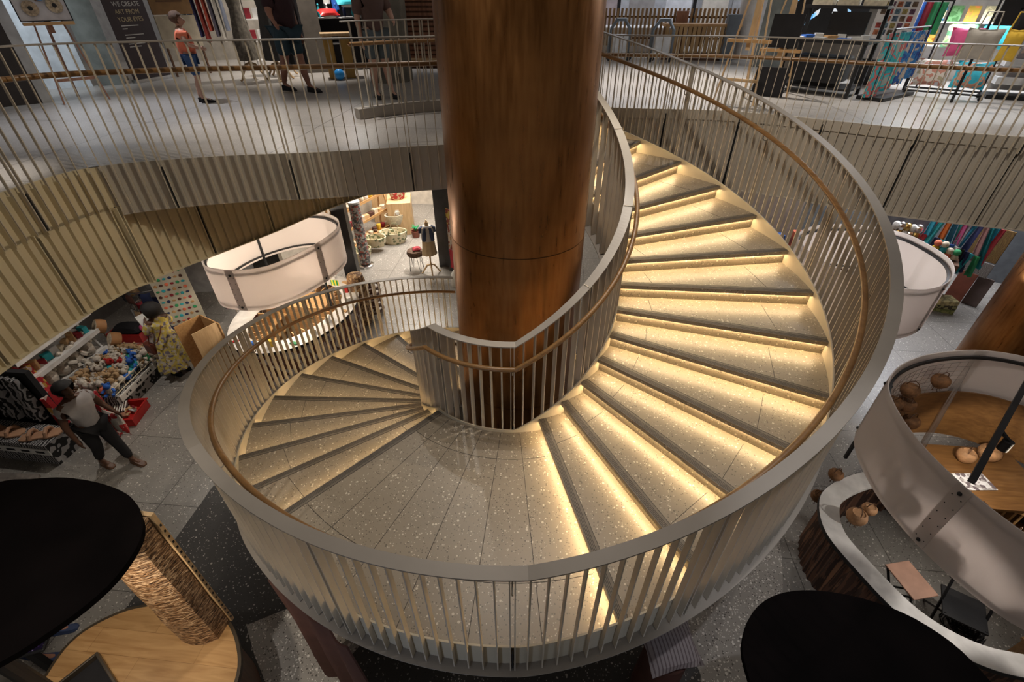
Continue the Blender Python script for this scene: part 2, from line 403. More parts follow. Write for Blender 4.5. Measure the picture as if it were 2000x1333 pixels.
EDGE_B = [(-4.24, -.32), (-4.10, -.12), (-3.80, .43), (-3.39, 1.2), (-3.01, 2.07), (-2.58, 2.80), (-2.0, 3.6), (-1.4, 4.2)]
PB = PLd[::-1]+spline(EDGE_B, .105)[2:]
fascia('trim_2', PB, 1.06, 1.93, M_CLADB, side=1, ribd=.045, ribw=.016, seam=8)
mb = MB(); band(mb, PLd, -.075, -.10, 1.9, ZF+.02)
for p, t, n in frames(PLd):
    a, b = p-n*.015, p-n*.075
    mb.hexa([(q.x, q.y, 1.9) for q in (a-t*.005, a+t*.005, b+t*.009, b-t*.009)], [(q.x, q.y, ZF-.02) for q in (a-t*.005, a+t*.005, b+t*.009, b-t*.009)])
struct(mb.build('trim_3', M_CLADB))
fascia('trim_4', PR, 1.25, 2.2, M_CLAD, side=1, ribd=.045, ribw=.014, seam=10, sph=4)
mb = MB(); band(mb, PR, .06, .10, 2.2, ZF+.02); struct(mb.build('trim_5', M_CLAD))
# ceiling of the lower level, under the slab
# ================================================================ COPPER COLUMNS
def copper():
    m, nt, b = nodes('brushed_copper')
    v = coords(nt, (1, 1, .12)); no = N(nt, 'ShaderNodeTexNoise'); no.inputs['Scale'].default_value = 26; no.inputs['Detail'].default_value = 6; nt.links.new(v, no.inputs['Vector'])
    v2 = coords(nt, (.8, .8, 1.2)); n2 = N(nt, 'ShaderNodeTexNoise'); n2.inputs['Scale'].default_value = 1.6; n2.inputs['Detail'].default_value = 3; nt.links.new(v2, n2.inputs['Vector'])
    c1 = ramp(nt, no.outputs[0], [(.3, (.27, .115, .036)), (.7, (.36, .17, .058))])
    c2 = ramp(nt, n2.outputs[0], [(.3, (.72, .70, .68)), (.7, (1.1, 1.05, .98))])
    nt.links.new(mixc(nt, 1.0, c1, c2, 'MULTIPLY'), b.inputs['Base Color'])
    b.inputs['Metallic'].default_value = .85
    rr = ramp(nt, no.outputs[0], [(.3, .26), (.7, .40)]); nt.links.new(rr, b.inputs['Roughness'])
    return m
M_COPPER = copper()
M_SEAM = mat('seam_copper', (.05, .025, .01), .4, .6)
def column(x, y, r, z0, z1, seams, label):
    t = thing('copper_column', label, 'column', (x, y, z0))
    zs = [0]+[s-z0 for s in seams]+[z1-z0]
    mb = MB()
    for a, b in zip(zs, zs[1:]): mb.lathe([(r, a+.004), (r, b-.004)], (0, 0, 0), 96)
    mb.build('cladding', M_COPPER, t, True)
    mb = MB()
    for s in zs[1:-1]: mb.lathe([(r-.004, s-.006), (r-.004, s+.006)], (0, 0, 0), 96)
    mb.build('seam', M_SEAM, t, True)
column(.062, 0, .682, ZL, 9.0, (-.15, 1.76, 5.0), 'huge brushed copper column rising through the middle of the spiral stair')
column(8.23, 2.45, .68, ZL, 1.92, (.4,), 'dark copper column at the right edge behind the white kiosk')

# ================================================================ SPIRAL STAIR
stair = thing('spiral_staircase', 'curved terrazzo staircase with lit risers winding around the copper column', 'staircase', (0, 0, ZL))
def U(a): return Vector((cos(a), sin(a), 0))
def Nn(a): return Vector((-sin(a), cos(a), 0))
def tread_poly(a0, a1, r0=RI-.012, r1=RO+.003, back=.045):
    n = 5; front0 = U(a0)*r0; out = []
    out.append(front0)
    m = max(2, int((a1-a0)/R(3))); ab = back
    for i in range(m+1):
        a = a0+(a1-a0)*i/m; out.append(U(a)*r1+(Nn(a1)*ab if i == m else Vector()))
    for i in range(m+1):
        a = a1-(a1-a0)*i/m; out.append(U(a)*r0+(Nn(a1)*ab if i == 0 else Vector()))
    out.pop(); return out
def radial_box(mb, a, d0, d1, r0, r1, z0, z1, mi=0):
    q = [U(a)*r0+Nn(a)*d0, U(a)*r1+Nn(a)*d0, U(a)*r1+Nn(a)*d1, U(a)*r0+Nn(a)*d1]
    mb.prism([(p.x, p.y) for p in q], z0, z1, mi)
dz = -ZL
for i in range(-13, 14):
    a0, a1 = A(i), A(i+1); z = i*RISE
    mb = MB(); P = tread_poly(a0, a1)
    mb.prism([(p.x, p.y) for p in P], z-.042+dz, z+dz)
    # joints
    for rj in ((1.53, 2.75)):
        if i == 0:
            seg = [pol(rj, a0+(a1-a0)*k/14) for k in range(15)]
            sec = [[(rr*cos(atan2(p[1], p[0])), rr*sin(atan2(p[1], p[0])), zz) for rr, zz in ((rj-.0025, z+dz-.01), (rj+.0025, z+dz-.01), (rj+.0025, z+dz+.0012), (rj-.0025, z+dz+.0012))] for p in seg]
            mb.sweep(sec, False, 1)
        else:
            aa = a0; p0 = U(a0)*rj+Nn(a0)*.085; p1 = U(a1)*rj*.985
            mb.bar((p0.x, p0.y, z+dz-.003), (p1.x, p1.y, z+dz-.003), .0045, .008, 1)
    if i == 0:
        for k in range(1, 6):
            a = a0+(a1-a0)*k/6; radial_box(mb, a, -.0022, .0022, RI+.02, RO-.01, z+dz-.01, z+dz+.0012, 1)
    tr = mb.build('landing_slab' if i == 0 else 'tread', [M_TREAD, M_JOINT], stair)
    mb = MB(); radial_box(mb, a0, .002, .078, RI, RO, z+dz-.004, z+dz+.0015, 0)
    for g in (.012, .024, .036, .048, .0765): radial_box(mb, a0, g, g+.003, RI, RO, z+dz, z+dz+.0023, 1)
    mb.build('nosing_strip', [M_NOSE, M_GROOVE], tr)
for i in range(-13, 15):
    a0 = A(i); z = i*RISE+dz
    mb = MB(); radial_box(mb, a0, .040, .055, RI, RO, z-RISE-.002, z-.04)
    ri = mb.build('riser', M_TREAD, stair)
    mb = MB(); radial_box(mb, a0, .022, .036, RI+.03, RO-.03, z-.050, z-.042)
    mb.build('led_strip', M_LED, ri)
aS = [A(-14)+(A(14)-A(-14))*k/220 for k in range(221)]
def helix_plate(name, r0, r1, zlo, zhi, angs, m, parent, mi=0):
    mb = MB(); sec = []
    for a in angs:
        z = zn(a)+dz
        sec.append([(r0*cos(a), r0*sin(a), max(0, z+zlo)), (r1*cos(a), r1*sin(a), max(0, z+zlo)), (r1*cos(a), r1*sin(a), max(.01, z+zhi)), (r0*cos(a), r0*sin(a), max(.01, z+zhi))])
    mb.sweep(sec); return mb.build(name, m, parent, True)
helix_plate('outer_stringer', RO, RO+.014, -.24, .035, aS, M_STRING, stair)
helix_plate('inner_stringer', RI-.014, RI, -.24, .035, aS, M_STRING, stair)
helix_plate('outer_flange', RO, RO+.10, -.25, -.24, aS, M_RAIL, stair)
helix_plate('inner_flange', RI-.11, RI, -.25, -.24, aS, M_RAIL, stair)
helix_plate('soffit', RI, RO, -.262, -.25, aS, M_SOFFIT, stair)

def bal(name, label, r0, r1, step, a_from, a_to, post0, nper, rail_r, hand_r, hh, loc_label_part=100, sgn=1, floor_from=None):
    t = thing(name, label, 'railing', (0, 0, 0))
    angs = []; k0 = math.ceil((a_from-post0)/step); k1 = math.floor((a_to-post0)/step)
    fins = []
    for k in range(k0, k1+1):
        a = post0+k*step; z = zn(a); post = (k % nper == 0)
        zb = z-.235
        if a > A(14)+.01: zb = ZF+.01
        fins.append((a, zb, z+1.115, post))
    vis = sorted(fins, key=lambda f: (Vector(pol(r0, f[0], f[2]))-Vector((.44, -4.59, 3.74))).length)
    keep = set(id(f) for f in vis[:loc_label_part]); stuff = MB()
    for f in fins:
        a, zb, zt, post = f; mb = MB() if id(f) in keep else stuff
        if post:
            for s_ in (-1, 1): radial_box(mb, a, s_*.016-.004, s_*.016+.004, r0-.012*sgn, r1, zb, zt)
            radial_box(mb, a, -.006, .006, (r0+r1)/2-.012, (r0+r1)/2+.012, zb+.02, zt-1.085, 1)
        else: radial_box(mb, a, -.0045, .0045, r0, r1, zb, zt)
        if mb is not stuff: mb.build('post' if post else 'baluster', [M_PAINT, M_GAP], t)
    if stuff.v: o = stuff.build('balusters', [M_PAINT, M_GAP], t); o['kind'] = 'stuff'
    # rails
    bp = sorted(set([a_from, a_to]+[a for a in (TL, T1-DT, A(14)) if a_from < a < a_to]+[a_from+(a_to-a_from)*k/260 for k in range(261)]))
    mb = MB(); sec = []
    for a in bp:
        z = zn(a)+1.12
        sec.append([pol(rail_r-.043, a, z-.012), pol(rail_r+.043, a, z-.012), pol(rail_r+.043, a, z), pol(rail_r-.043, a, z)])
    mb.sweep(sec); mb.build('top_rail', M_RAIL, t)
    mb = MB(); mb.tube([pol(hand_r, a, zn(a)+hh) for a in bp], .024, 12); hr_ = mb.build('handrail', M_HAND, t, True)
    mb = MB()
    for a, zb, zt, post in fins:
        if post:
            z = zn(a)+hh; mid = pol(hand_r, a, z-.075)
            mb.tube([pol(hand_r, a, z-.02), pol(hand_r, a, z-.06), pol(hand_r+(r0-hand_r)*.35, a, z-.085), pol(r0, a, z-.085)], .006, 6)
    mb.build('handrail_bracket', M_STEEL, hr_, True)
    return t
ob = bal('stair_balustrade', 'outer curved railing of the spiral stair, beige fins with oak handrail', RO+.020, RO+.064, R(1.87), R(-245), R(136), R(-84.5), 12, 3.25, 3.13, .88, 100)
ib = bal('stair_balustrade', 'inner railing of the spiral stair, close around the copper column', RI-.015, RI-.085, R(5.3), R(-262), A(14)+R(4), R(-84.3), 7, 1.125, 1.225, .90, 100, -1)
# kerb under the arrival balustrade
mb = MB(); sec = []
for k in range(40):
    a = A(14)+(R(136)-A(14))*k/39
    sec.append([pol(3.17, a, ZF+.002), pol(3.32, a, ZF+.002), pol(3.32, a, ZF+.13), pol(3.17, a, ZF+.13)])
mb.sweep(sec); tag(mb.build('railing_kerb', M_RAIL), 'pale curved kerb under the arrival railing on the upper floor', 'kerb')

def floor_bal(label, path, zb, nper, phase, side, hr=1.03):
    t = thing('floor_balustrade', label, 'railing', (0, 0, ZF)); fr = frames(path); d = ZF
    zbf = zb if callable(zb) else (lambda p: zb)
    br = MB()
    for i, (p, tt, n) in enumerate(fr):
        a, b = p+n*.0*side, p+n*.032*side; z0 = zbf(p)-d; z1 = hr
        mb = MB()
        if i % nper == phase:
            for s_ in (-1, 1):
                u, v = a+tt*s_*.018, b+tt*s_*.018
                q = [u-tt*.004, u+tt*.004, v+tt*.004, v-tt*.004]; mb.hexa([(g.x, g.y, z0) for g in q], [(g.x, g.y, z1) for g in q])
            u = (a+b)/2; q = [u-tt*.006-n*.01, u+tt*.006-n*.01, u+tt*.006+n*.01, u-tt*.006+n*.01]
            mb.hexa([(g.x, g.y, z0) for g in q], [(g.x, g.y, -.03) for g in q], 1)
            hp = p+n*.13*side; br.tube([(hp.x, hp.y, hr-.27), (hp.x, hp.y, hr-.31), (b.x, b.y, hr-.31)], .006, 6)
            mb.build('post', [M_PAINT, M_GAP], t)
        else:
            q = [a-tt*.0036, a+tt*.0036, b+tt*.0036, b-tt*.0036]; mb.hexa([(g.x, g.y, z0) for g in q], [(g.x, g.y, z1) for g in q])
            mb.build('baluster', M_PAINT, t)
    mb = MB(); band(mb, path, -.012*side, .068*side, hr, hr+.012); mb.build('top_rail', M_RAIL, t)
    mb = MB(); mb.tube([p+n*.13*side+Vector((0, 0, hr-.235)) for p, _, n in fr], .024, 12); hr_ = mb.build('handrail', M_HAND, t, True)
    br.build('handrail_bracket', M_STEEL, hr_, True)
    return t
PLb = [p for p in PL if p.y > -2.9 and p.x < -.2]
floor_bal('curved railing along the left edge of the upper floor', PLb, lambda p: 1.85 if p.y > -.33 else 1.93, 12, 10, -1, 1.05)
PRb = [p for p in PR if p.x < 8.3]
floor_bal('curved railing along the right edge of the upper floor', PRb, 2.15, 10, 4, 1, .92)
# ================================================================ COMMON PROP MATERIALS
def translucent(name, col, mixf=.45):
    m = bpy.data.materials.new(name); m.use_nodes = True; nt = m.node_tree; nt.nodes.clear()
    o = N(nt, 'ShaderNodeOutputMaterial'); d = N(nt, 'ShaderNodeBsdfPrincipled'); t = N(nt, 'ShaderNodeBsdfTranslucent'); mx = N(nt, 'ShaderNodeMixShader')
    v = coords(nt); no = N(nt, 'ShaderNodeTexNoise'); no.inputs['Scale'].default_value = 1.5; nt.links.new(v, no.inputs['Vector'])
    c = ramp(nt, no.outputs[0], [(.3, tuple(x*.96 for x in col)), (.7, col)])
    nt.links.new(c, d.inputs['Base Color']); nt.links.new(c, t.inputs[0]); d.inputs['Roughness'].default_value = .35
    mx.inputs[0].default_value = mixf; nt.links.new(d.outputs[0], mx.inputs[1]); nt.links.new(t.outputs[0], mx.inputs[2]); nt.links.new(mx.outputs[0], o.inputs[0]); return m
ACR = translucent('frosted_acrylic', (.80, .74, .71)); ACR2 = translucent('frosted_plate', (.76, .70, .67), .4)
BLK = mat('black_metal', (.018, .018, .02), .45, .3)
BLKP = mat('black_canopy', (.0035, .0025, .0025), .9, 0, .3, 2, 0, .05)
WHT = mat('white_paint', (.66, .64, .62), .5)
GRYW = mat('grey_white', (.50, .50, .50), .6)
SKIN1 = mat('skin_dark', (.10, .045, .025), .5); SKIN2 = mat('skin_mid', (.30, .14, .09), .5); SKIN3 = mat('skin_light', (.50, .29, .21), .5)
HAIR = mat('hair_black', (.010, .008, .008), .6, 0, .3, 40, .5)
HAIRB = mat('hair_brown', (.10, .05, .028), .6, 0, .3, 40, .5)
OAK = wood('oak', (.40, .215, .085), (.56, .34, .15), (1, 10, 10), .4)
OAKP = wood('oak_planks', (.42, .225, .085), (.60, .36, .155), (1, 9, 9), .35, .22)
DOAK = wood('brown_oak', (.13, .06, .02), (.22, .11, .038), (1, 9, 9), .4)
PINE = wood('pine', (.50, .32, .16), (.66, .46, .25), (8, 8, 1), .5)
DKW = wood('dark_wood', (.07, .03, .015), (.14, .065, .03), (8, 8, 1), .5)
REDW = wood('red_brown_wood', (.19, .085, .05), (.32, .15, .09), (8, 8, 1.2), .5)
CHROME = mat('chrome', (.6, .6, .6), .2, 1)
RED = mat('red_plastic', (.42, .02, .018), .35); DRED = mat('dark_red_cloth', (.25, .02, .03), .8)
YEL = mat('yellow_cloth', (.70, .45, .05), .8); BLU = mat('blue_cloth', (.03, .13, .50), .7); TEA = mat('teal_cloth', (.03, .38, .45), .6); GRN = mat('green_cloth', (.04, .30, .12), .8)
CRM = mat('cream_cloth', (.62, .55, .42), .85, 0, .15, 20); NVY = mat('navy_cloth', (.02, .03, .09), .8); ORG = mat('orange_cloth', (.75, .19, .10), .8)
PNK = mat('pink_cloth', (.65, .10, .25), .8); BRN = mat('brown_cloth', (.085, .035, .025), .85); GRY = mat('grey_cloth', (.25, .25, .25), .85)
PAPER = mat('paper', (.70, .69, .66), .8)
BLKC = mat('black_cloth', (.015, .014, .016), .9)
CONC = mat('concrete', (.20, .215, .20), .75, 0, .22, 4, .1)
PLUSHW = mat('plush_white', (.62, .56, .48), .95, 0, .2, 30, .6); PLUSHT = mat('plush_tan', (.45, .30, .16), .95, 0, .2, 30, .6)

def pillow(mb, M, sx, sy, th, mi=0, n=8):
    vs = []; top = []
    for side in (1, -1):
        for i in range(n+1):
            for j in range(n+1):
                u, v = -1+2*i/n, -1+2*j/n; e = max(0, (1-u*u))*max(0, (1-v*v))
                pin = 1-.10*(1-abs(u))*(abs(v) > .99)-.10*(1-abs(v))*(abs(u) > .99)
                vs.append(M @ Vector((u*sx/2*pin, v*sy/2*pin, side*th/2*(e**.4))))
    K = (n+1)**2; fs = []
    for s in (0, 1):
        for i in range(n):
            for j in range(n): a = s*K+i*(n+1)+j; fs.append((a, a+1, a+n+2, a+n+1))
    return mb.add(vs, fs, mi)
def cloth(mb, M, w, h, folds=5, amp=.03, th=.012, flare=0, mi=0, n=None):
    """hanging cloth, local x across, z down from 0"""
    n = n or folds*6; rows = 6; sec = []
    for j in range(rows+1):
        t = j/rows; ring = []
        for s in (1, -1):
            rng = range(n+1) if s == 1 else range(n, -1, -1)
            for i in rng:
                u = i/n; a = amp*(.35+.65*t)*sin(2*pi*folds*u+.7*sin(3*t)); ww = w*(1+flare*t)
                ring.append(M @ Vector(((u-.5)*ww, a+s*th/2, -h*t)))
        sec.append(ring)
    return mb.sweep(sec, False, mi)
def T(x, y, z, rz=0, rx=0, ry=0): return Matrix.Translation((x, y, z)) @ Matrix.Rotation(rz, 4, 'Z') @ Matrix.Rotation(rx, 4, 'X') @ Matrix.Rotation(ry, 4, 'Y')
def text(name, s, size, m, parent, M, ext=.0012, align='LEFT', sy=1):
    cu = bpy.data.curves.new(name, 'FONT'); cu.body = s; cu.size = size; cu.extrude = ext; cu.align_x = align; cu.space_line = sy
    tmp = bpy.data.objects.new(name, cu); COL.objects.link(tmp)
    dg = bpy.context.evaluated_depsgraph_get(); me = bpy.data.meshes.new_from_object(tmp.evaluated_get(dg))
    bpy.data.objects.remove(tmp); me.transform(M); me.materials.clear(); me.materials.append(m)
    o = bpy.data.objects.new(name, me); COL.objects.link(o); o.parent = parent; return o
def skin(name, V, E, m, parent, root=0, sub=1, smooth=True):
    """V: list of (x,y,z,rx,ry)"""
    me = bpy.data.meshes.new(name); me.from_pydata([v[:3] for v in V], E, [])
    o = bpy.data.objects.new(name, me); COL.objects.link(o)
    o.modifiers.new('skin', 'SKIN').use_smooth_shade = True
    if not me.skin_vertices: 
        bm = bmesh.new(); bm.from_mesh(me); bm.verts.layers.skin.verify(); bm.to_mesh(me); bm.free()
    for i, v in enumerate(V):
        sv = me.skin_vertices[0].data[i]; sv.radius = (v[3], v[4] if len(v) > 4 else v[3]); sv.use_root = (i == root); sv.use_loose = False
    s = o.modifiers.new('sub', 'SUBSURF'); s.levels = s.render_levels = sub
    dg = bpy.context.evaluated_depsgraph_get(); me2 = bpy.data.meshes.new_from_object(o.evaluated_get(dg))
    o.modifiers.clear(); o.data = me2; bpy.data.meshes.remove(me)
    me2.materials.clear(); me2.materials.append(m)
    for p in me2.polygons: p.use_smooth = True
    if parent is not None: o.parent = parent
    return o
def person(label, loc, rz, H, sk, J=None, top=None, bottom=None, hair=HAIR, shoes=BLKC, sleeve=1, trouser='long', hairlen=.0, bulk=1.0, foot_z=.0):
    """faces local +x; J overrides joint positions given as fractions of height"""
    t = thing('person', label, 'person', loc, rz)
    j = dict(pelvis=(0, 0, .525), waist=(0, 0, .60), chest=(.005, 0, .70), sho=(0, 0, .785), neck=(.005, 0, .835), head=(.015, 0, .895), crown=(.005, 0, .955),
             hipL=(0, .055, .505), hipR=(0, -.055, .505), kneeL=(.01, .06, .285), kneeR=(.01, -.06, .285), ankL=(-.01, .06, .045), ankR=(-.01, -.06, .045), toeL=(.085, .068, .018), toeR=(.085, -.068, .018),
             shL=(0, .105, .79), shR=(0, -.105, .79), elL=(-.01, .135, .62), elR=(-.01, -.135, .62), wrL=(.03, .14, .485), wrR=(.03, -.14, .485))
    if J: j.update(J)
    P = {k: Vector(v)*H for k, v in j.items()}; b = bulk*H
    V = []; E = []; idx = {}
    def v(k, p, r, r2=None): V.append((p.x, p.y, p.z, r, r2 or r)); idx[k] = len(V)-1; return len(V)-1
    def e(a, c): E.append((idx[a], idx[c]))
    v('pelvis', P['pelvis'], .082*b, .062*b)
    for k, r, r2 in (('waist', .075, .055), ('chest', .088, .060), ('sho', .070, .048), ('neck', .030, .030), ('head', .054, .062), ('crown', .040, .046)): v(k, P[k], r*(b if k not in ('head', 'crown', 'neck') else H), r2*(b if k not in ('head', 'crown', 'neck') else H))
    for a, c in (('pelvis', 'waist'), ('waist', 'chest'), ('chest', 'sho'), ('sho', 'neck'), ('neck', 'head'), ('head', 'crown')): e(a, c)
    # face: nose and ears grow from the head
    hd = (P['head']-P['neck']).normalized(); fw = Vector((1, 0, 0))
    nose = P['head']+fw*.078*H-hd*.008*H; v('nose', nose, .007*H); e('head', 'nose')
    for s, S_ in (('L', 1), ('R', -1)):
        v('hip'+s, P['hip'+s], .056*b); e('pelvis', 'hip'+s)
        m_ = P['hip'+s].lerp(P['knee'+s], .5); v('th'+s, m_, .048*b); e('hip'+s, 'th'+s)
        v('knee'+s, P['knee'+s], .034*b); e('th'+s, 'knee'+s)
        m_ = P['knee'+s].lerp(P['ank'+s], .35)+Vector((-.008*H, 0, 0)); v('calf'+s, m_, .033*b); e('knee'+s, 'calf'+s)
        v('ank'+s, P['ank'+s], .021*H); e('calf'+s, 'ank'+s); v('toe'+s, P['toe'+s], .018*H); e('ank'+s, 'toe'+s)
        v('sh'+s, P['sh'+s], .034*b); e('sho', 'sh'+s); v('el'+s, P['el'+s], .026*b); e('sh'+s, 'el'+s); v('wr'+s, P['wr'+s], .0165*H); e('el'+s, 'wr'+s)
        d = (P['wr'+s]-P['el'+s]).normalized(); side = d.cross(Vector((0, 1, 0))); side = side.normalized() if side.length > .1 else Vector((0, 0, 1))
        pm = P['wr'+s]+d*.035*H; v('pm'+s, pm, .017*H, .012*H); e('wr'+s, 'pm'+s)
        for q in range(4):
            off = side*(-.015+.010*q)*H; L = (.036, .042, .040, .032)[q]*H
            v('f%d%s' % (q, s), pm+off+d*.022*H, .0052*H); e('pm'+s, 'f%d%s' % (q, s))
            curl = Vector((0, -S_*.25, 0)); v('g%d%s' % (q, s), pm+off+(d+curl).normalized()*L*1.15+d*.008*H, .0045*H); e('f%d%s' % (q, s), 'g%d%s' % (q, s))
        th = pm+side*.030*H+d*.004*H; v('tb'+s, th, .0058*H); e('pm'+s, 'tb'+s)
    body = skin('body', V, E, sk, t, 0, 1)
    # ears, eyes and mouth
    mb = MB()
    for S_ in (-1, 1): mb.ball(P['head']+Vector((0, S_*.062*H, 0)), .013*H, 8, 0, (.6, .4, 1))
    mb.build('ear', sk, body, True)
    mb = MB()
    for S_ in (-1, 1): mb.ball(P['head']+Vector((.060*H, S_*.020*H, .006*H)), .006*H, 6)
    mb.build('eye', mat('eye_dark', (.02, .015, .01), .2), body, True)
    # hair: shell over the crown and nape
    mb = MB(); c = P['head'].lerp(P['crown'], .45)+Vector((-.012*H, 0, .008*H))
    n = 14; prof = []
    for i in range(9):
        a = pi*i/8; r = .077*H*(1+hairlen*.9)*sin(a); z = -.068*H*(1+hairlen)*cos(a); prof.append((max(r, .0008), z))
    vs0 = len(mb.v); mb.lathe(prof, (c.x, c.y, c.z), n)
    mb.v = [(x-(.05*H if (x > c.x+.02*H and z < c.z+.012*H) else 0), y*(1.0 if z > c.z-.02*H else .95), z+.004*H*sin(90*x/H+70*y/H)) for x, y, z in mb.v]
    mb.build('hair', hair, t, True)
    if top is not None:
        V2 = []; E2 = []; g = .014*H
        def w(p, r, r2=None): V2.append((p.x, p.y, p.z, r, r2 or r)); return len(V2)-1
        a0 = w(P['pelvis']+Vector((0, 0, -.02*H)), .090*b+g*.6, .070*b+g*.6); a1 = w(P['waist'], .086*b+g, .076*b+g); a2 = w(P['chest'], .098*b+g*.8, .082*b+g*.8); a3 = w(P['sho']-Vector((0, 0, .008*H)), .076*b, .064*b)
        a4 = w(P['neck']-Vector((0, 0, .018*H)), .034*H)
        E2 += [(a0, a1), (a1, a2), (a2, a3), (a3, a4)]
        for s in 'LR':
            q = w(P['sh'+s], .048*b); q2 = w(P['sh'+s].lerp(P['el'+s], .55 if sleeve < 1 else .85), .046*b); E2 += [(a3, q), (q, q2)]
            if sleeve > 1: q3 = w(P['wr'+s], .026*b); E2.append((q2, q3))
        skin('shirt', V2, E2, top, t, 0, 1)
    if bottom is not None:
        V2 = []; E2 = []
        a0 = w(P['pelvis']+Vector((0, 0, .015*H)), .088*b, .068*b); 
        for s in 'LR':
            q = w(P['hip'+s], .068*b); q2 = w(P['hip'+s].lerp(P['knee'+s], .55), .058*b); E2 += [(a0, q), (q, q2)]
            if trouser == 'long':
                q3 = w(P['knee'+s], .046*b); q4 = w(P['knee'+s].lerp(P['ank'+s], .93), .036*b); E2 += [(q2, q3), (q3, q4)]
            elif trouser == 'short':
                q3 = w(P['hip'+s].lerp(P['knee'+s], .92), .056*b); E2 += [(q2, q3)]
        skin('trousers' if trouser == 'long' else 'shorts', V2, E2, bottom, t, 0, 1)
    for s in 'LR':
        a, c = P['ank'+s], P['toe'+s]; d = (c-a); d.z = 0; d.normalize(); heel = Vector((a.x, a.y, 0))-d*.028*H; q = Vector((-d.y, d.x, 0)); zz = min(a.z-.045*H, c.z-.018*H)
        mb = MB(); prof = [(-.0, .018), (.03, .026), (.08, .028), (.115, .032), (.145, .030), (.165, .016)]
        base = [(heel+d*x*H+q*wd*H) for x, wd in prof]+[(heel+d*x*H-q*wd*H) for x, wd in prof[::-1]]
        mb.prism([(p.x, p.y) for p in base], zz, zz+.012*H, 0)
        ring2 = [(heel+d*x*H+q*wd*.9*H) for x, wd in prof]+[(heel+d*x*H-q*wd*.9*H) for x, wd in prof[::-1]]
        hh = [.050, .052, .042, .034, .026, .018]; hh = hh+hh[::-1]
        mb.hexa([(p.x, p.y, zz+.012*H) for p in ring2], [((p.x*.0+(heel.x+(p.x-heel.x)*.96)), heel.y+(p.y-heel.y)*.8, zz+h_*H) for p, h_ in zip(ring2, hh)], 0)
        mb.build('shoe', shoes, t, True)
    return t
def frame_obj(name, label, cat, M, w, h, fm, im, parent=None, fw=.03, group=None):
    t = thing(name, label, cat, (0, 0, 0), 0, group) if parent is None else parent
    mb = MB()
    for x0, x1, z0, z1 in ((-w/2, w/2, 0, fw), (-w/2, w/2, h-fw, h), (-w/2, -w/2+fw, fw, h-fw), (w/2-fw, w/2, fw, h-fw)): mb.box(x0, x1, -.012, .012, z0, z1, 0, M)
    mb.build('frame', fm, t); mb = MB(); mb.box(-w/2+fw, w/2-fw, -.004, .004, fw, h-fw, 0, M); mb.build('picture', im, t); return t

# ================================================================ KIOSKS
def ring_counter(path, t, wtop, z0, zt, topm, skirtm, pleat=.02):
    band(mb := MB(), path, 0, wtop, zt-.05, zt, True); ct = mb.build('counter_top', topm, t)
    band(mb := MB(), path, -.006, 0, zt-.055, zt-.002, True); mb.build('edge_trim', BLK, ct)
    mb = MB(); sec = []; fr = frames(path, True)
    for i, (p, tt, n) in enumerate(fr):
        o = .045+(pleat if i % 2 else 0); a, b = p+n*o, p+n*(o+.03)
        sec.append([(a.x, a.y, z0), (b.x, b.y, z0), (b.x, b.y, zt-.05), (a.x, a.y, zt-.05)])
    mb.sweep(sec, True); mb.build('skirt', skirtm, t)
def drum(path, t, zb, zt, posts, ringz=.10, bars=(0,)):
    band(mb := MB(), path, 0, .012, zb, zt, True); scr = mb.build('screen', ACR, t, True)
    band(mb := MB(), path, .03, .06, zt-ringz-.02, zt-ringz+.02, True); mb.build('ring_rail', BLK, t)
    band(mb := MB(), path, .03, .06, zb+.06, zb+.09, True); mb.build('ring_rail', BLK, t)
    fr = frames(path, True); L = len(fr)
    for k in posts:
        p, tt, n = fr[k % L]; 
        mb = MB()
        for z in (zb+.07, zt-ringz): mb.ball((p-n*.005)+Vector((0, 0, z)), .022, 8)
        for q in range(6):
            for s in (-1, 1): mb.ball((p+tt*s*.045-n*.002)+Vector((0, 0, zb+.1+q*(zt-zb-.25)/5)), .007, 6)
        bolts = mb
        a = p+n*.006; mb = MB(); u, v = a-tt*.075, a+tt*.075
        mb.hexa([(g.x, g.y, zb+.01) for g in (u-n*.009, v-n*.009, v, u)], [(g.x, g.y, zt-.01) for g in (u-n*.009, v-n*.009, v, u)]); jp = mb.build('joint_plate', ACR2, t); bolts.build('bolt', BLK, jp, True)
        if posts.index(k) not in bars: continue
        q = p+n*.05; mb = MB(); mb.bar((q.x, q.y, ZL+.9-ZL+ZL), (q.x, q.y, zt-ringz), .035); mb.build('post', BLK, t)
# --- kiosk 1 (left, behind the lower flight)
k1 = spline([(-5.75, 2.55), (-5.45, 2.12), (-5.09, 1.99), (-4.7, 2.0), (-4.36, 2.17), (-4.08, 2.6), (-3.9, 3.1), (-3.80, 3.6), (-3.83, 3.98), (-4.02, 4.34), (-4.5, 4.6), (-5.1, 4.5), (-5.6, 4.0), (-5.85, 3.3)], .06, True)
t1k = thing('kiosk', 'round kiosk with tall white frosted drum, behind the lower flight', 'kiosk', (0, 0, 0))
drum(k1, t1k, -.80, 0, (18, 46, 74, 100), .10, (1, 3))
k1c = spline([(-5.3, 1.75), (-4.6, 1.55), (-4.0, 1.85), (-3.62, 2.5), (-3.5, 3.2), (-3.7, 3.9), (-4.3, 4.4), (-5.1, 4.3), (-5.6, 3.6), (-5.7, 2.6)], .05, True)
SKIRT1 = pattern('skirt_print', [(.45, .38, .32), (.20, .09, .05), (.55, .5, .45), (.12, .05, .03)], 5, 'noise', .7, (1, 1, .4))
ring_counter(k1c, t1k, .34, ZL, -1.40, WHT, SKIRT1, .02)
mb = MB()
for zz in (-1.75, -2.05): band(mb, k1c, .34, .62, zz, zz+.025, True)
mb.build('shelf', OAK, t1k)
mb = MB(); fr = frames(k1c, True)
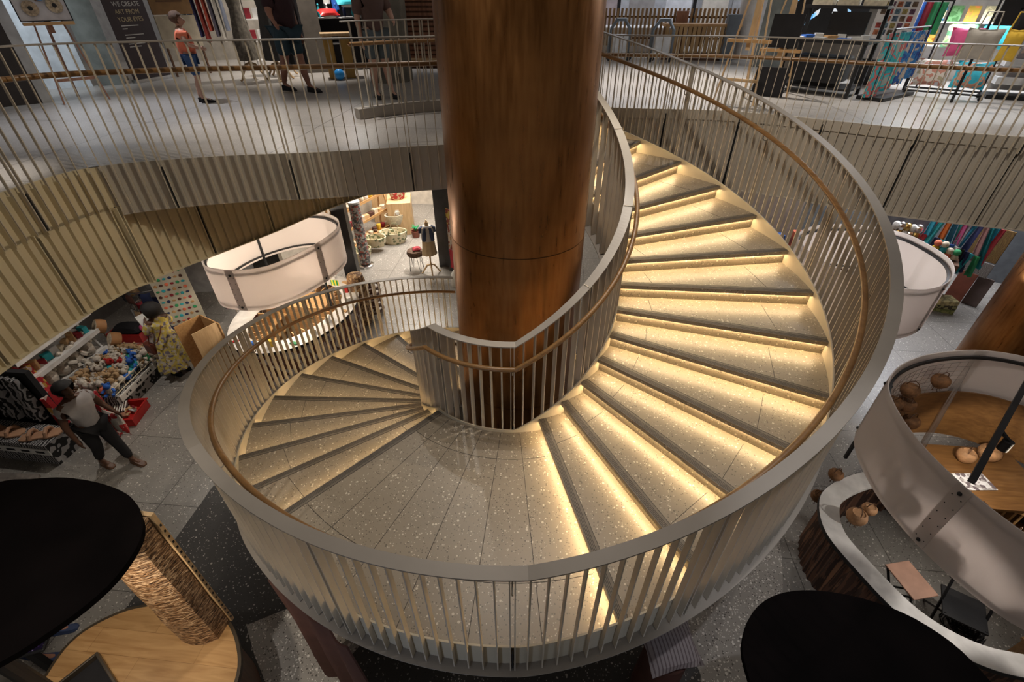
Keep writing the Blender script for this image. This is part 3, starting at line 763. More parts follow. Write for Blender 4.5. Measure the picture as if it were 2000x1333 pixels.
for i in range(0, len(fr), 6):
    p, tt, n = fr[i]; a, b = p+n*.35, p+n*.60; mb.hexa([(g.x, g.y, ZL) for g in (a-tt*.012, b-tt*.012, b+tt*.012, a+tt*.012)], [(g.x, g.y, -1.45) for g in (a-tt*.012, b-tt*.012, b+tt*.012, a+tt*.012)])
mb.build('partition', OAK, t1k)
mb = MB(); mb.box(-4.95, -4.1, 3.1, 3.7, ZL, -1.42); mb.build('inner_cabinet', OAK, t1k, bevel=.01)
point((-4.7, 3.0, -.35), 70, (1, .86, .68), .15); point((-4.4, 2.3, -1.0), 12, (1, .86, .68), .1)
for k in range(14):
    p, tt, n = fr[(k*9) % len(fr)]; q = p+n*(.12+.05*(k % 3)); c = random.choice([PAPER, BLU, RED, YEL, OAK, GRN])
    mb = MB(); mb.box(-.05-.02*(k % 2), .05+.02*(k % 2), -.035, .035, 0, .02+.05*(k % 3), 0, T(q.x, q.y, -1.40, k)); tag(mb.build('souvenir_box', c), 'small souvenir box lying on the white counter of the round kiosk', 'box', 'souvenirs on the round kiosk counter')
mb = MB(); mb.lathe([(.0, 0), (.16, 0), (.20, .25), (.17, .6), (.22, .9), (.16, 1.2), (.0, 1.25)], (-3.72, 3.95, -2.30), 18); o = mb.build('woven_vase', pattern('rattan_weave', [(.22, .12, .05), (.42, .27, .13), (.12, .06, .03)], 26, 'voronoi'), None, True)
tag(o, 'tall woven rattan vase standing beside the round kiosk and the black post', 'vase')
mb = MB()
for k in range(5):
    mb.tube([(-3.62+.20*cos(a), 4.36+.20*sin(a), -2.2+.15*k) for a in [2*pi*q/16 for q in range(17)]], .035, 6)
mb.lathe([(.03, -2.3), (.03, -1.5)], (-3.62, 4.36, 0), 8)
tag(mb.build('bracelet_stand', DKW, None, True), 'dark wooden ring stand with stacked rims, on the floor behind the lower flight', 'display stand')
# small flag on the kiosk
t = thing('flag', 'small green and yellow flag above the kiosk counter', 'flag', (-3.95, 3.35, -1.40))
mb = MB(); mb.tube([(0, 0, 0), (0, 0, .5)], .006, 6); mb.build('pole', CHROME, t)
mb = MB(); mb.box(0, .16, -.004, .004, .38, .50); mb.build('cloth', pattern('flag_print', [(.02, .35, .1), (.75, .65, .05)], 5, 'stripe', .8), t)
t = thing('plywood_box', 'open brown plywood display box standing at the left side of the kiosk', 'box', (-5.95, 1.95, ZL), R(-25))
mb = MB(); mb.box(-.3, .3, -.25, .25, 0, .03); mb.box(-.3, -.28, -.25, .25, 0, 1.15); mb.box(-.3, .3, .23, .25, 0, 1.15); mb.build('carcass', OAK, t)
mb = MB(); mb.box(.285, .3, -.25, .2, .1, 1.2); mb.build('door', PINE, t)
# --- kiosk 2 (right foreground)
k2 = spline([(4.28, -.92), (4.32, -.36), (4.47, .05), (4.83, .42), (5.38, .69), (6.05, .80), (6.6, .62), (7.1, .1), (7.25, -.8), (6.9, -1.7), (6.2, -2.35), (5.4, -2.50), (4.86, -2.26), (4.58, -1.92), (4.38, -1.46)], .06, True)
t2k = thing('kiosk', 'large kiosk with oval white frosted drum and lit white ring counter at right', 'kiosk', (0, 0, 0))
drum(k2, t2k, -.93, 0, (0, 22, 52, 85, 110, 138), .09, (2, 5))
k2c = spline([(3.82, -1.10), (3.90, -.70), (4.10, -.44), (4.52, -.20), (5.1, -.02), (5.9, .1), (6.7, -.1), (7.2, -.9), (6.7, -1.9), (5.9, -2.45), (5.02, -2.46), (4.56, -2.33), (4.21, -2.04), (3.97, -1.57)], .055, True)
SKIRT2 = pattern('skirt_bark', [(.05, .022, .014), (.12, .055, .032), (.035, .015, .01), (.17, .085, .05)], 6, 'noise', .6, (2, 2, .18))
ring_counter(k2c, t2k, .22, ZL, -1.41, WHT, SKIRT2, .025)
mb = MB(); fr2 = frames(k2c, True); n2 = len(fr2)
for i in range(n2//4, n2//4*3, 4):
    p, tt, n = fr2[i]; a, b = p+n*.25, p+n*.6; q = (a-tt*.012, b-tt*.012, b+tt*.012, a+tt*.012); mb.hexa([(g.x, g.y, ZL) for g in q], [(g.x, g.y, -1.46) for g in q])
mb.build('partition', OAK, t2k)
sp = [f[0] for f in fr2[n2//4:n2//4*3]]
band(mb := MB(), sp, .22, .62, -1.9, -1.87); band(mb, sp, .22, .62, -1.46, -1.41); mb.build('shelf', OAK, t2k)
# rear wood wall panel and top beam inside kiosk 2
mb = MB(); sp2 = [p for p in k2 if p.y > -.9 and p.x > 4.6]
band(mb, sorted([p for p in k2 if p.y > -.2 and p.x > 4.75], key=lambda p: p.x), -.10, -.12, -1.41, -.62); mb.build('back_panel', DOAK, t2k)
mb = MB(); mb.box(5.15, 6.8, -.60, .42, -1.42, -1.38); mb.build('inner_table', DOAK, t2k)
mb = MB(); mb.bar((4.62, -1.27, -.12), (6.35, .42, -.12), .055); mb.build('cross_beam', BLK, t2k)
mb = MB(); mb.lathe([(.05, 0), (.05, .13)], (5.42, -.64, -.30), 14); mb.bar((5.42, -.64, -.17), (5.38, -.55, -.12), .03); mb.build('spotlight', BLK, t2k, True)
spot((5.42, -.64, -.33), (6.2, .1, -1.4), 50, 70, .5, (1, .88, .7), .03)
spot((5.3, -1.6, -.2), (4.4, -1.5, -1.5), 40, 110, .6, (1, .93, .85), .03)
point((5.7, -.7, -.45), 4, (1, .85, .66), .1)
# wire grid hanging inside the drum, on its back-left side
mb = MB(); gp = [f for f in frames(k2, True) if f[0].y > -.95 and f[0].x < 5.9]
gp.sort(key=lambda f: atan2(f[0].y+.9, f[0].x-5.8), reverse=True)
gl = [p+n*.10 for p, tt, n in gp]
for z in [-.12-.075*k for k in range(10)]: mb.tube([(p.x, p.y, z) for p in gl], .0022, 4)
for p in gl[::2]: mb.tube([(p.x, p.y, -.12), (p.x, p.y, -.80)], .0022, 4)
tag(mb.build('wire_grid', CHROME), 'curved wire mesh hanging inside the large white drum', 'mesh panel')
COCO = mat('coconut_husk', (.20, .095, .04), .7, 0, .35, 14, .7)
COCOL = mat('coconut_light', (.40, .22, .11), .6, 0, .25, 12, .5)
def coco(loc, s, label, m=COCO, group=None, hook=True):
    t = thing('coconut_bag', label, 'bag', loc, random.random()*6, group)
    mb = MB(); mb.lathe([(.012, -.11), (.06, -.10), (.10, -.05), (.112, 0), (.10, .045), (.07, .07), (.062, .06)], (0, 0, 0), 16); mb.v = [(x*s, y*s, z*s) for x, y, z in mb.v]; sh = mb.build('shell', m, t, True)
    mb = MB(); mb.tube([(-.075*s, 0, .05*s), (-.05*s, 0, .12*s), (0, 0, .15*s), (.05*s, 0, .12*s), (.075*s, 0, .05*s)], .006, 6); mb.build('handle', DKW, t, True)
    mb = MB()
    for k in range(7): mb.tube([(.03*s*cos(k), .03*s*sin(k), -.10*s), (.05*s*cos(k*1.3), .05*s*sin(k*1.3), -.16*s)], .004, 4)
    mb.build('tassel', DKW, sh); return t
hang = [(4.72, .10, -.38), (4.98, .28, -.30), (5.03, .26, -.52), (5.52, .55, -.34), (5.18, .22, -.78)]
for k, p in enumerate(hang):
    coco(p, .95, ['brown coconut shell bag hanging leftmost on the wire mesh', 'brown coconut shell bag hanging as the upper one of a pair', 'brown coconut shell bag hanging directly under another bag', 'brown coconut shell bag hanging alone right of the pair', 'small dark coconut shell bag hanging lowest inside the drum'][k])
for k in range(5):     # row behind the front of the screen, seen as soft shadows through it
    f = fr2[0]; a = k/4
    coco((4.62+.62*a+.10*a*a, -1.10-1.02*a, -.42-.02*k), .85, 'coconut shell bag seen as a dark round shadow through the white drum', COCO, 'bags shadowed on the drum')
coco((4.25, -.28, -1.33), .8, 'brown coconut bag standing on the top end of the white ring counter', COCO)
coco((4.08, -.42, -1.62), .8, 'brown coconut bag hanging at the outer edge of the ring counter by the stair', COCO)
coco((4.20, -.92, -1.30), 1.0, 'large tan coconut bag on the inner edge of the white ring counter', COCOL)
coco((4.42, -.78, -1.33), .75, 'pale coconut bag lit behind the large tan one', COCOL)
coco((6.08, .16, -1.27), 1.0, 'bright lit coconut bag left of the beam on the wooden table', COCOL)
coco((6.40, .22, -1.25), 1.15, 'bright lit coconut bag under the spotlight', COCOL)
for k in range(4): 
    mb = MB(); mb.ball((0, 0, .04), .055+.008*(k % 2), 10); tag(mb.build('coconut_cup', COCOL, None, True, loc=(4.22+.04*k, -1.42-.09*k, -1.66)), 'small coconut cup hanging along the inner edge of the ring counter', 'cup', 'coconut cups along the counter edge')
mb = MB(); mb.box(-.2, .2, -.13, .13, 0, .006, 0, T(6.0, -.20, -1.375, .1)); o = mb.build('jewellery_card', pattern('jewel_print', [(.7, .7, .74), (.15, .12, .14), (.75, .75, .8), (.4, .38, .4)], 24, 'voronoi')); tag(o, 'white card covered in dark earrings on the wooden table in the kiosk', 'card')
# stool and folding chair inside kiosk 2
t = thing('stool', 'square wooden stool with dark crossed legs inside the kiosk', 'stool', (4.78, -1.38, ZL), .25)
mb = MB(); mb.box(-.16, .16, -.21, .21, .52, .54); mb.build('seat', mat('pink_wood', (.42, .24, .17), .5), t, bevel=.008)
for s in (-1, 1):
    mb = MB(); mb.bar((s*.14, -.18, 0), (s*.14, .18, .52), .02); mb.build('leg', BLK, t); mb = MB(); mb.bar((s*.13, .18, 0), (s*.13, -.18, .52), .02); mb.build('leg', BLK, t)
t = thing('folding_chair', 'black folding chair standing on the floor inside the kiosk', 'chair', (5.25, -1.62, ZL), -.5)
mb = MB(); mb.box(-.2, .2, -.2, .2, .43, .45); mb.build('seat', BLK, t); mb = MB(); mb.box(-.2, .2, .19, .21, .62, .85); mb.build('backrest', BLK, t)
for s in (-1, 1):
    mb = MB(); mb.bar((s*.2, -.22, 0), (s*.2, .2, .85), .022); mb.build('leg', BLK, t); mb = MB(); mb.bar((s*.18, .25, 0), (s*.18, -.18, .45), .022); mb.build('leg', BLK, t)
mb = MB()
for k in range(60):
    a = random.random()*6.28; r = .05+.14*random.random(); c = Vector((random.uniform(-.06, .06), random.uniform(-.06, .06), .03+random.random()*.16))
    mb.tube([c+Vector((r*cos(a+q), r*sin(a+q)*.8, .02*sin(3*q+k))) for q in (0, .7, 1.4, 2.1, 2.8)], .006, 4)
tag(mb.build('tangled_basket', BLKC, None, loc=(5.42, -1.72+.08, ZL)), 'dark bundle of tangled black wicker on the floor in the kiosk', 'basket')
# --- kiosk 3 (right, behind the upper flight)
k3 = spline([(4.94, 4.04), (5.15, 4.5), (5.61, 4.82), (6.3, 4.92), (6.93, 4.69), (7.19, 4.25), (7.22, 3.45), (6.78, 2.72), (6.1, 2.35), (5.4, 2.6), (5.0, 3.3)], .06, True)
t3k = thing('kiosk', 'white frosted drum kiosk seen behind the right side of the stair', 'kiosk', (0, 0, 0))
drum(k3, t3k, -.95, 0, (5, 36, 63, 95), .10, ()); ring_counter(spline([(5.0, 3.9), (5.6, 4.6), (6.4, 4.6), (6.9, 3.9), (6.7, 3.0), (5.9, 2.7), (5.2, 3.0)], .06, True), t3k, .25, ZL, -1.41, WHT, SKIRT1)
point((6.1, 3.7, -.35), 34, (1, .95, .9), .15)  # unseen lamp added inside to brighten this drum
mb = MB(); mb.bar((6.2, 3.3, -.5), (6.6, 3.2, -.5), .05); mb.bar((6.6, 3.2, -.5), (6.62, 3.2, -.75), .05); mb.build('bracket', BLK, t3k)
# --- black canopies
def canopy(pts, z, label, px, py):
    t = thing('kiosk_canopy', label, 'canopy', (0, 0, 0)); path = spline(pts, .07, True)
    mb = MB(); mb.prism([(p.x, p.y) for p in path], z-.05, z); mb.build('top', BLKP, t)
    mb = MB(); mb.lathe([(.06, ZL), (.06, z-.05)], (px, py, 0), 12); mb.build('post', BLK, t)
canopy([(-2.47, -3.17), (-2.48, -2.99), (-2.53, -2.84), (-2.65, -2.70), (-2.86, -2.55), (-3.17, -2.46), (-3.53, -2.43), (-3.81, -2.47), (-4.04, -2.52), (-4.35, -2.75), (-4.45, -3.15), (-4.25, -3.65), (-3.75, -4.0), (-3.15, -3.98), (-2.78, -3.73), (-2.60, -3.50), (-2.51, -3.33)], .45, 'oval black canopy at the lower left corner above the wooden counter', -3.6, -3.5)
canopy([(1.91, -3.14), (1.96, -2.94), (2.10, -2.75), (2.32, -2.62), (2.62, -2.57), (2.98, -2.61), (3.28, -2.74), (3.48, -2.98), (3.55, -3.4), (3.4, -3.9), (2.9, -4.1), (2.3, -3.95), (1.98, -3.55)], 0, 'oval black canopy at the bottom right of the view', 2.8, -3.6)
# --- wooden counter with thatch pillar
WC = spline([(-4.06, -3.25), (-4.04, -2.96), (-3.82, -2.74), (-3.55, -2.63), (-3.1, -2.56), (-2.72, -2.66), (-2.43, -2.90), (-2.28, -3.20), (-2.3, -3.7), (-2.7, -4.1), (-3.3, -4.2), (-3.9, -3.8)], .06, True)
t = thing('wooden_counter', 'round oak counter at the lower left with rattan covered pillar on it', 'counter', (0, 0, 0))
mb = MB(); mb.prism([(p.x, p.y) for p in WC], -1.45, -1.41); mb.build('counter_top', OAKP, t)
band(mb := MB(), WC, -.03, 0, -1.47, -1.412, True); mb.build('edge_trim', mat('edge_dark', (.05, .035, .02), .5), t)
band(mb := MB(), WC, .03, .06, ZL, -1.45, True); mb.build('skirt', DKW, t)
def thatch():
    m, nt, b = nodes('thatch'); v = coords(nt, (7, 7, 34)); no = N(nt, 'ShaderNodeTexNoise'); no.inputs['Scale'].default_value = 2.2; no.inputs['Detail'].default_value = 5; no.inputs['Distortion'].default_value = 1.2; nt.links.new(v, no.inputs['Vector'])
    c = ramp(nt, no.outputs[0], [(.38, (.03, .012, .005)), (.5, (.25, .12, .045)), (.62, (.72, .50, .30))]); nt.links.new(c, b.inputs['Base Color'])
    bp = N(nt, 'ShaderNodeBump'); bp.inputs['Strength'].default_value = .8; bp.inputs['Distance'].default_value = .02; nt.links.new(no.outputs[0], bp.inputs['Height']); nt.links.new(bp.outputs[0], b.inputs['Normal']); b.inputs['Roughness'].default_value = .4; return m
t = thing('thatched_pillar', 'rattan wrapped pillar with a wooden edge board standing on the oak counter', 'pillar', (-2.87, -2.80, -1.41), R(-3))
mb = MB(); sec = []
outl = [(.24, .12), (.23, -.04), (.14, -.10), (.02, -.13), (-.10, -.12), (-.20, -.06), (-.235, .02), (-.20, .12)]
for k in range(9):
    z = 1.82*k/8; sec.append([(x*(1+.025*sin(k*1.7+i)), y*(1+.05*sin(k*2.3+i)), z) for i, (x, y) in enumerate(outl)])
mb.sweep(sec); mb.build('thatch', thatch(), t, True)
mb = MB(); mb.box(-.24, .265, .13, .165, 0, 1.82); mb.build('edge_board', PINE, t)
mb = MB()
for k in range(21): mb.box(.264, .268, .14, .155, .06+k*.08, .085+k*.08)
mb.build('hanger_slots', BLK, t)
t = thing('glass_display_case', 'metal framed glass tray lying on the oak counter at the bottom edge', 'display case', (-3.55, -3.40, -1.41), R(-30))
mb = MB()
for a in (( -.28, .28, -.2, -.175), (-.28, .28, .175, .2), (-.28, -.255, -.175, .175), (.255, .28, -.175, .175)): mb.box(*a, 0, .07)
mb.build('frame', mat('bronze_frame', (.10, .08, .06), .4, .5), t, bevel=.006)
mb = MB(); mb.box(-.255, .255, -.175, .175, .004, .012); mb.build('tray', BLKC, t)
mb = MB(); mb.box(-.10, .16, .02, .07, .014, .022, 0, T(0, 0, 0, .7)); mb.build('paper_strip', PAPER, t)
t = thing('screen', 'dark glossy screen with small purple specks at the lower left corner', 'screen', (-4.45, -3.12, -1.28), R(24))
mb = MB(); mb.box(-.28, .28, -.16, .16, 0, .03); mb.build('casing', BLK, t, bevel=.012)
mb = MB(); mb.box(-.26, .26, -.14, .14, .03, .033); mb.build('display', pattern('night_screen', [(.012, .008, .03), (.012, .008, .03), (.012, .008, .03), (.012, .008, .03), (.03, .015, .07), (.012, .008, .03), (.012, .008, .03), (.012, .008, .03), (.35, .3, .5)], 60, 'voronoi', .25), t)
mb = MB(); mb.box(-.03, .03, -.03, .03, -1.03, 0); mb.build('stand', BLK, t)
spot((-2.7, -3.6, .36), (-2.8, -2.9, -1.2), 45, 120, .8, (1, .86, .68), .05)  # unseen lamp added under the canopy to light pillar and counter
spot((-3.9, -3.2, .36), (-4.3, -2.9, -2.3), 14, 120, .8, NEUT, .05)
# --- cloths at the foot of the stair
mb = MB(); cloth(mb, T(-1.45, -2.92, -.42, R(-27)), 1.0, 1.7, 3, .05, .015, .05); tag(mb.build('cloth', BRN, None, True), 'dark brown cloth hanging in folds below the front of the stair', 'cloth')
t = thing('striped_cushion', 'grey striped cloth bundle lying under the right front of the stair', 'cushion', (1.74, -2.56, -1.35), .3)
mb = MB(); pillow(mb, T(0, 0, .1, 0, .3), .52, .42, .22); mb.build('cover', pattern('pinstripe', [(.33, .28, .27), (.33, .28, .27), (.33, .28, .27), (.16, .12, .12)], 9, 'stripe', .8), t, True)
mb = MB(); mb.lathe([(.22, -.96), (.20, -.02)], (0, 0, 0), 16); mb.build('pouf', BRN, t, True)
t = thing('jar', 'small gold lidded jar at the bottom edge beside the black canopy', 'jar', (1.92, -2.98, -1.41-.5)); mb = MB(); mb.lathe([(.05, 0), (.07, .05), (.06, .11), (.03, .13)], (0, 0, 0), 14); mb.build('body', mat('gold', (.6, .42, .15), .25, 1), t, True); mb = MB(); mb.box(-.2, .2, -.16, .16, -.4, 0); mb.build('plinth', PNK, t)
# ================================================================ PEOPLE
DRESS = pattern('dress_print', [(.62, .50, .10), (.62, .50, .10), (.50, .44, .34), (.20, .17, .22), (.66, .54, .14), (.45, .36, .12), (.60, .55, .45)], 26, 'voronoi', .85)
wm = person('woman in a yellow floral dress with a brown shoulder bag reading a paper', (-6.66, 1.92, ZL), R(160), 1.58, SKIN1,
       dict(wrR=(.19, -.07, .70), elR=(.05, -.14, .64), wrL=(.20, .04, .71), elL=(.06, .14, .65)), hairlen=.38)
mb = MB(); prof = [(.075, 1.31), (.125, 1.27), (.17, 1.20), (.155, 1.10), (.15, 1.0), (.155, .95), (.20, .85), (.24, .7), (.27, .55), (.31, .38), (.335, .24)]
sec = []
for r, z in prof:
    sec.append([((r*(1+(.10*(1.31-z))*sin(a*11+z*2)))*cos(a)*.82, (r*(1+(.10*(1.31-z))*sin(a*11+z*2)))*sin(a), z) for a in [2*pi*k/66 for k in range(66)]])
mb.sweep(sec, False, 0, False); mb.build('dress', DRESS, wm, True)
for s in (-1, 1): mb = MB(); mb.tube([(0, s*.15, 1.24), (.03, s*.20, 1.14), (.06, s*.20, 1.05)], [.06, .075, .06], 10); mb.build('sleeve', DRESS, wm, True)
t = thing('shoulder_bag', 'brown leather bag hanging on a strap across the yellow dress', 'bag', (-6.66, 1.92, ZL), R(160))
mb = MB(); mb.box(.02, .26, .20, .30, .62, .84); mb.build('body', mat('leather', (.13, .035, .02), .45), t, bevel=.03)
mb = MB(); mb.tube([(.1, .26, .84), (.13, .20, .95), (.15, .10, 1.1), (.08, -.02, 1.24), (0, -.08, 1.3), (-.10, -.02, 1.25), (-.17, .10, 1.1), (-.14, .22, .93), (.04, .27, .84)], .010, 6); mb.build('strap', mat('leather', (.1, .03, .02)), t, True)
mb = MB(); mb.box(-.11, .11, -.004, .004, -.13, .13, 0, T(-6.66+.40*cos(R(160)), 1.92+.40*sin(R(160)), ZL+1.12, R(160)+pi/2, .5)); tag(mb.build('paper_sheet', PAPER), 'white sheet held by the woman in the yellow dress', 'paper')
mn = person('man in a white t-shirt and black trousers walking past the toy baskets', (-6.25, -.28, ZL), R(-12), 1.72, SKIN1,
       dict(kneeL=(.06, .05, .29), ankL=(.12, .05, .045), toeL=(.21, .05, .02), kneeR=(-.02, -.05, .29), ankR=(-.13, -.05, .06), toeR=(-.04, -.055, .018), elR=(.02, -.16, .63), wrR=(.07, -.17, .50), elL=(.01, .15, .63), wrL=(.10, .16, .55)), mat('tee_white', (.42, .39, .38), .85), BLKC, sleeve=.6, bulk=1.08, shoes=DKW)
mb = MB(); pillow(mb, T(-6.25+.12*cos(R(78)), -.28+.30, ZL+.62, R(-12), pi/2), .36, .46, .12); tag(mb.build('carrier_bag', pattern('bag_print', [(.55, .5, .45), (.5, .03, .03), (.6, .55, .5), (.5, .45, .4)], 5), None, True), 'white carrier bag with red print held by the walking man', 'bag')
person('person in navy trousers and sneakers with teal laces, mostly hidden under the canopy', (-5.12, -2.86, ZL), R(14), 1.70, SKIN2,
       dict(kneeL=(.03, .10, .28), ankL=(.03, .11, .045), toeL=(.12, .12, .018), kneeR=(.0, -.07, .28), ankR=(.05, -.06, .045), toeR=(.14, -.06, .018)), NVY, mat('denim', (.018, .03, .075), .8), shoes=mat('sneaker_navy', (.03, .05, .12), .6), bulk=1.1)
for s, p in enumerate(((-4.96, -2.66), (-4.98, -2.98))):
    pass
person('child in an orange t-shirt and navy shorts on the upper floor', (-5.20, 3.24, ZF), R(35), 1.20, SKIN3,
       dict(ankL=(-.04, .05, .05), toeL=(.05, .055, .018), wrL=(.10, .14, .60), wrR=(.14, -.12, .62), elR=(.02, -.15, .66)), ORG, mat('shorts_navy', (.03, .07, .17), .8), HAIRB, BLKC, sleeve=.6, trouser='short', bulk=1.05)
person('adult in a black top and dark teal shorts walking on the upper floor', (-4.12, 4.27, ZF), R(-20), 1.74, SKIN2,
       dict(kneeL=(.05, .05, .285), ankL=(.10, .05, .045), toeL=(.19, .05, .018), kneeR=(-.04, -.05, .29), ankR=(-.13, -.05, .07), toeR=(-.05, -.05, .03), elR=(.03, -.17, .66), wrR=(.10, -.2, .60)), mat('top_black', (.035, .014, .016), .85), mat('shorts_teal', (.02, .045, .06), .8), HAIR, BLKC, sleeve=1, trouser='short', bulk=1.25)
pr = person('adult in a brown top and grey shorts standing behind the arrival railing', (-2.50, 3.90, ZF), R(-50), 1.72, SKIN3,
       dict(elL=(.05, .15, .66), wrL=(.17, .12, .62), ankL=(.06, .07, .045), toeL=(.15, .07, .018)), mat('top_brown', (.11, .065, .055), .85), mat('shorts_grey', (.09, .11, .12), .8), HAIRB, BLKC, sleeve=1, trouser='short', bulk=1.15)

# ================================================================ UPPER FLOOR: SHELL
def wallbox(name, x0, x1, y0, y1, z0, z1, m): mb = MB(); mb.box(x0, x1, y0, y1, z0, z1); return struct(mb.build(name, m))
WALLC = mat('wall_cream', (.55, .50, .43), .8); WALLG = mat('wall_grey', (.36, .36, .37), .8); WALLW = mat('wall_white', (.62, .63, .66), .8); WALLD = mat('wall_taupe', (.10, .085, .07), .8)
wallbox('wall_left', -12.2, -12.0, -9, 17, ZF, 7.2, WALLG)
wallbox('wall_front_unseen', -7, 9, -8.6, -8.4, ZF, 9.0, mat('wall_umber', (.035, .025, .02), .8))  # unseen dark wall behind the camera, added to darken the column's reflection
wallbox('wall_back', -12, 17, 15.0, 15.2, ZF, 7.2, WALLW)
wallbox('wall_right', 16.8, 17, -9, 17, ZF, 7.2, WALLD)
wallbox('wall_left', -13.2, -13.0, -9, 17, ZL, 1.92, WALLG)
wallbox('wall_back', -13, 17, 14.0, 14.2, ZL, 1.92, WALLC)
wallbox('wall_right', 15.0, 15.2, -9, 14, ZL, 1.92, WALLW)
def obox(mb, a, b, th, z0, z1, mi=0):
    a, b = Vector((a[0], a[1], 0)), Vector((b[0], b[1], 0)); t = (b-a).normalized(); n = Vector((-t.y, t.x, 0))*th
    return mb.prism([(p.x, p.y) for p in (a, b, b+n, a+n)], z0, z1, mi)
# left: dark partition, lit white wall, concrete pier
mb = MB(); obox(mb, (-9.2, 1.2), (-7.72, 2.95), .12, ZF, ZF+2.6); struct(mb.build('wall_left', mat('partition_dark', (.04, .032, .03), .5)))
mb = MB(); obox(mb, (-7.74, 2.93), (-7.62, 3.05), .10, ZF, ZF+2.6); tag(mb.build('partition_post', GRYW), 'grey edge post of the dark partition beside the easel', 'post')
mb = MB(); obox(mb, (-10.5, 2.6), (-8.25, 4.55), .1, ZF, ZF+2.8); struct(mb.build('wall_left', mat('wall_lit', (.66, .70, .74), .6)))
spot((-8.0, 2.6, 5.6), (-9.0, 3.8, 3.0), 220, 80, .9, (.82, .92, 1), .1)
mb = MB(); obox(mb, (-8.12, 4.52), (-7.80, 4.80), .22, ZF, ZF+3.2); tag(mb.build('concrete_pier', CONC), 'grey concrete pier between the white wall and the black banner', 'pillar')
# banner with lettering
t = thing('roll_up_banner', 'tall black roll-up banner with lettering WE CREATE ART FROM YOUR EYES', 'banner', (-7.66, 4.88, ZF), R(78)-pi/2+pi/2)
GOLDT = mat('letter_gold', (.42, .34, .20), .5); WHTT = mat('letter_white', (.50, .48, .45), .5)
mb = MB(); mb.box(0, .80, -.01, .01, .06, 2.0); mb.build('sheet', mat('banner_black', (.035, .022, .024), .5), t)
mb = MB(); mb.box(-.01, .82, -.06, .06, 0, .06); mb.build('base', CHROME, t)
for k, s in enumerate(('WE CREATE', 'ART FROM', 'YOUR EYES')):
    text('lettering', s, .10, WHTT if k < 1 else GOLDT, t, T(.16, -.012, 1.20-k*.115, 0, pi/2))
for k in range(6): mb = MB(); mb.box(.18, .18+(.34, .10, .38, .18, .34, .24)[k], -.013, -.010, .90-k*.045-(k//2)*.05, .914-k*.045-(k//2)*.05); mb.build('small_print', WHTT, t)
t = thing('signboard', 'brown wooden signboard with cream lower panel behind the child', 'sign', (-7.45, 5.75, ZF), R(60))
mb = MB(); mb.box(0, .75, -.02, .02, 1.05, 2.0); mb.build('board', mat('sign_brown', (.24, .13, .05), .6), t)
for k in range(3): mb = MB(); mb.box(.12, .6, -.024, -.02, 1.25+.16*k, 1.275+.16*k); mb.build('lettering', DKW, t)
mb = MB(); mb.box(0, .75, -.02, .02, .5, 1.03); mb.build('lower_panel', mat('sign_cream', (.40, .34, .25), .7), t)
for x in (.02, .70): mb = MB(); mb.box(x, x+.03, -.02, .02, 0, .5); mb.build('leg', DKW, t)
# easel with framed eye pictures
def easel(loc, rz, label, H_=1.75, m=REDW, ledge=.82):
    t = thing('easel', label, 'easel', loc, rz); w_ = .30
    for s in (-1, 1): mb = MB(); mb.bar((s*w_, -.05, 0), (s*.10, .12, H_*.95), .035, .02); mb.build('leg', m, t)
    mb = MB(); mb.bar((0, .62, 0), (0, .14, H_*.92), .035, .02); mb.build('leg', m, t)
    mb = MB(); mb.box(-.035, .035, .05, .075, ledge-.1, H_); mb.build('mast', m, t)
    mb = MB(); mb.box(-.30, .30, -.03, .06, ledge, ledge+.04); mb.build('ledge', OAK, t)
    mb = MB(); mb.box(-.26, .26, -.03, -.01, .30, .34); mb.build('crossbar', m, t); return t
easel((-7.12, 3.12, ZF), R(52), 'reddish wooden easel holding a picture of three irises', 1.7, ledge=1.02)
ea = Matrix.Translation((-7.12, 3.12, ZF)) @ Matrix.Rotation(R(52), 4, 'Z')
t = frame_obj('framed_picture', 'white framed picture of three coloured irises on the easel', 'picture', ea @ T(0, .03, 1.065, 0, -.10), .62, .50, BLK, mat('print_pale', (.60, .57, .58), .5), fw=.012)
for x, z, c1 in ((-.13, .16, (.40, .30, .20)), (.02, .34, (.12, .24, .42)), (.16, .19, (.42, .33, .22))):
    mb = MB(); M_ = ea @ T(x, .022, 1.065+z, 0, pi/2-.10)
    mb.lathe([(.095, 0), (.095, .004)], (0, 0, 0), 24, 0, 1, 1, M_); ir = mb.build('iris', mat('iris_%d' % int(c1[2]*100), c1, .5, 0, .4, 30), t)
    mb = MB(); mb.lathe([(.028, .0), (.028, .0065)], (0, 0, 0), 16, 0, 1, 1, M_); mb.build('pupil', BLK, ir)
# clothes shop: back wall, rail with shirts, shelves, dresses on forms
mb = MB(); obox(mb, (-9.3, 8.2), (-5.2, 9.9), .1, ZF, ZF+2.6); struct(mb.build('wall_back', WALLC))
t = thing('clothes_rail', 'chrome clothes rail behind the child in the shop', 'clothes rail', (-7.35, 7.0, ZF), R(28))
mb = MB(); mb.tube([(-.6, 0, 0), (-.6, 0, 1.62), (.6, 0, 1.62), (.6, 0, 0)], .014, 8); mb.build('frame', CHROME, t, True)
for s in (-1, 1): mb = MB(); mb.box(s*.6-.02, s*.6+.02, -.25, .25, 0, .03); mb.build('foot', CHROME, t)
cols = [(.38, .42, .42), (.25, .30, .31), (.42, .42, .38), (.06, .09, .22), (.05, .05, .14), (.30, .05, .04), (.45, .08, .05), (.10, .09, .12), (.5, .46, .4), (.2, .22, .28)]
nm = ['pale grey', 'slate grey', 'cream grey', 'navy blue', 'dark indigo', 'brick red', 'bright red', 'charcoal', 'beige', 'steel blue']
rail_M = Matrix.Translation((-7.35, 7.0, ZF)) @ Matrix.Rotation(R(28), 4, 'Z')
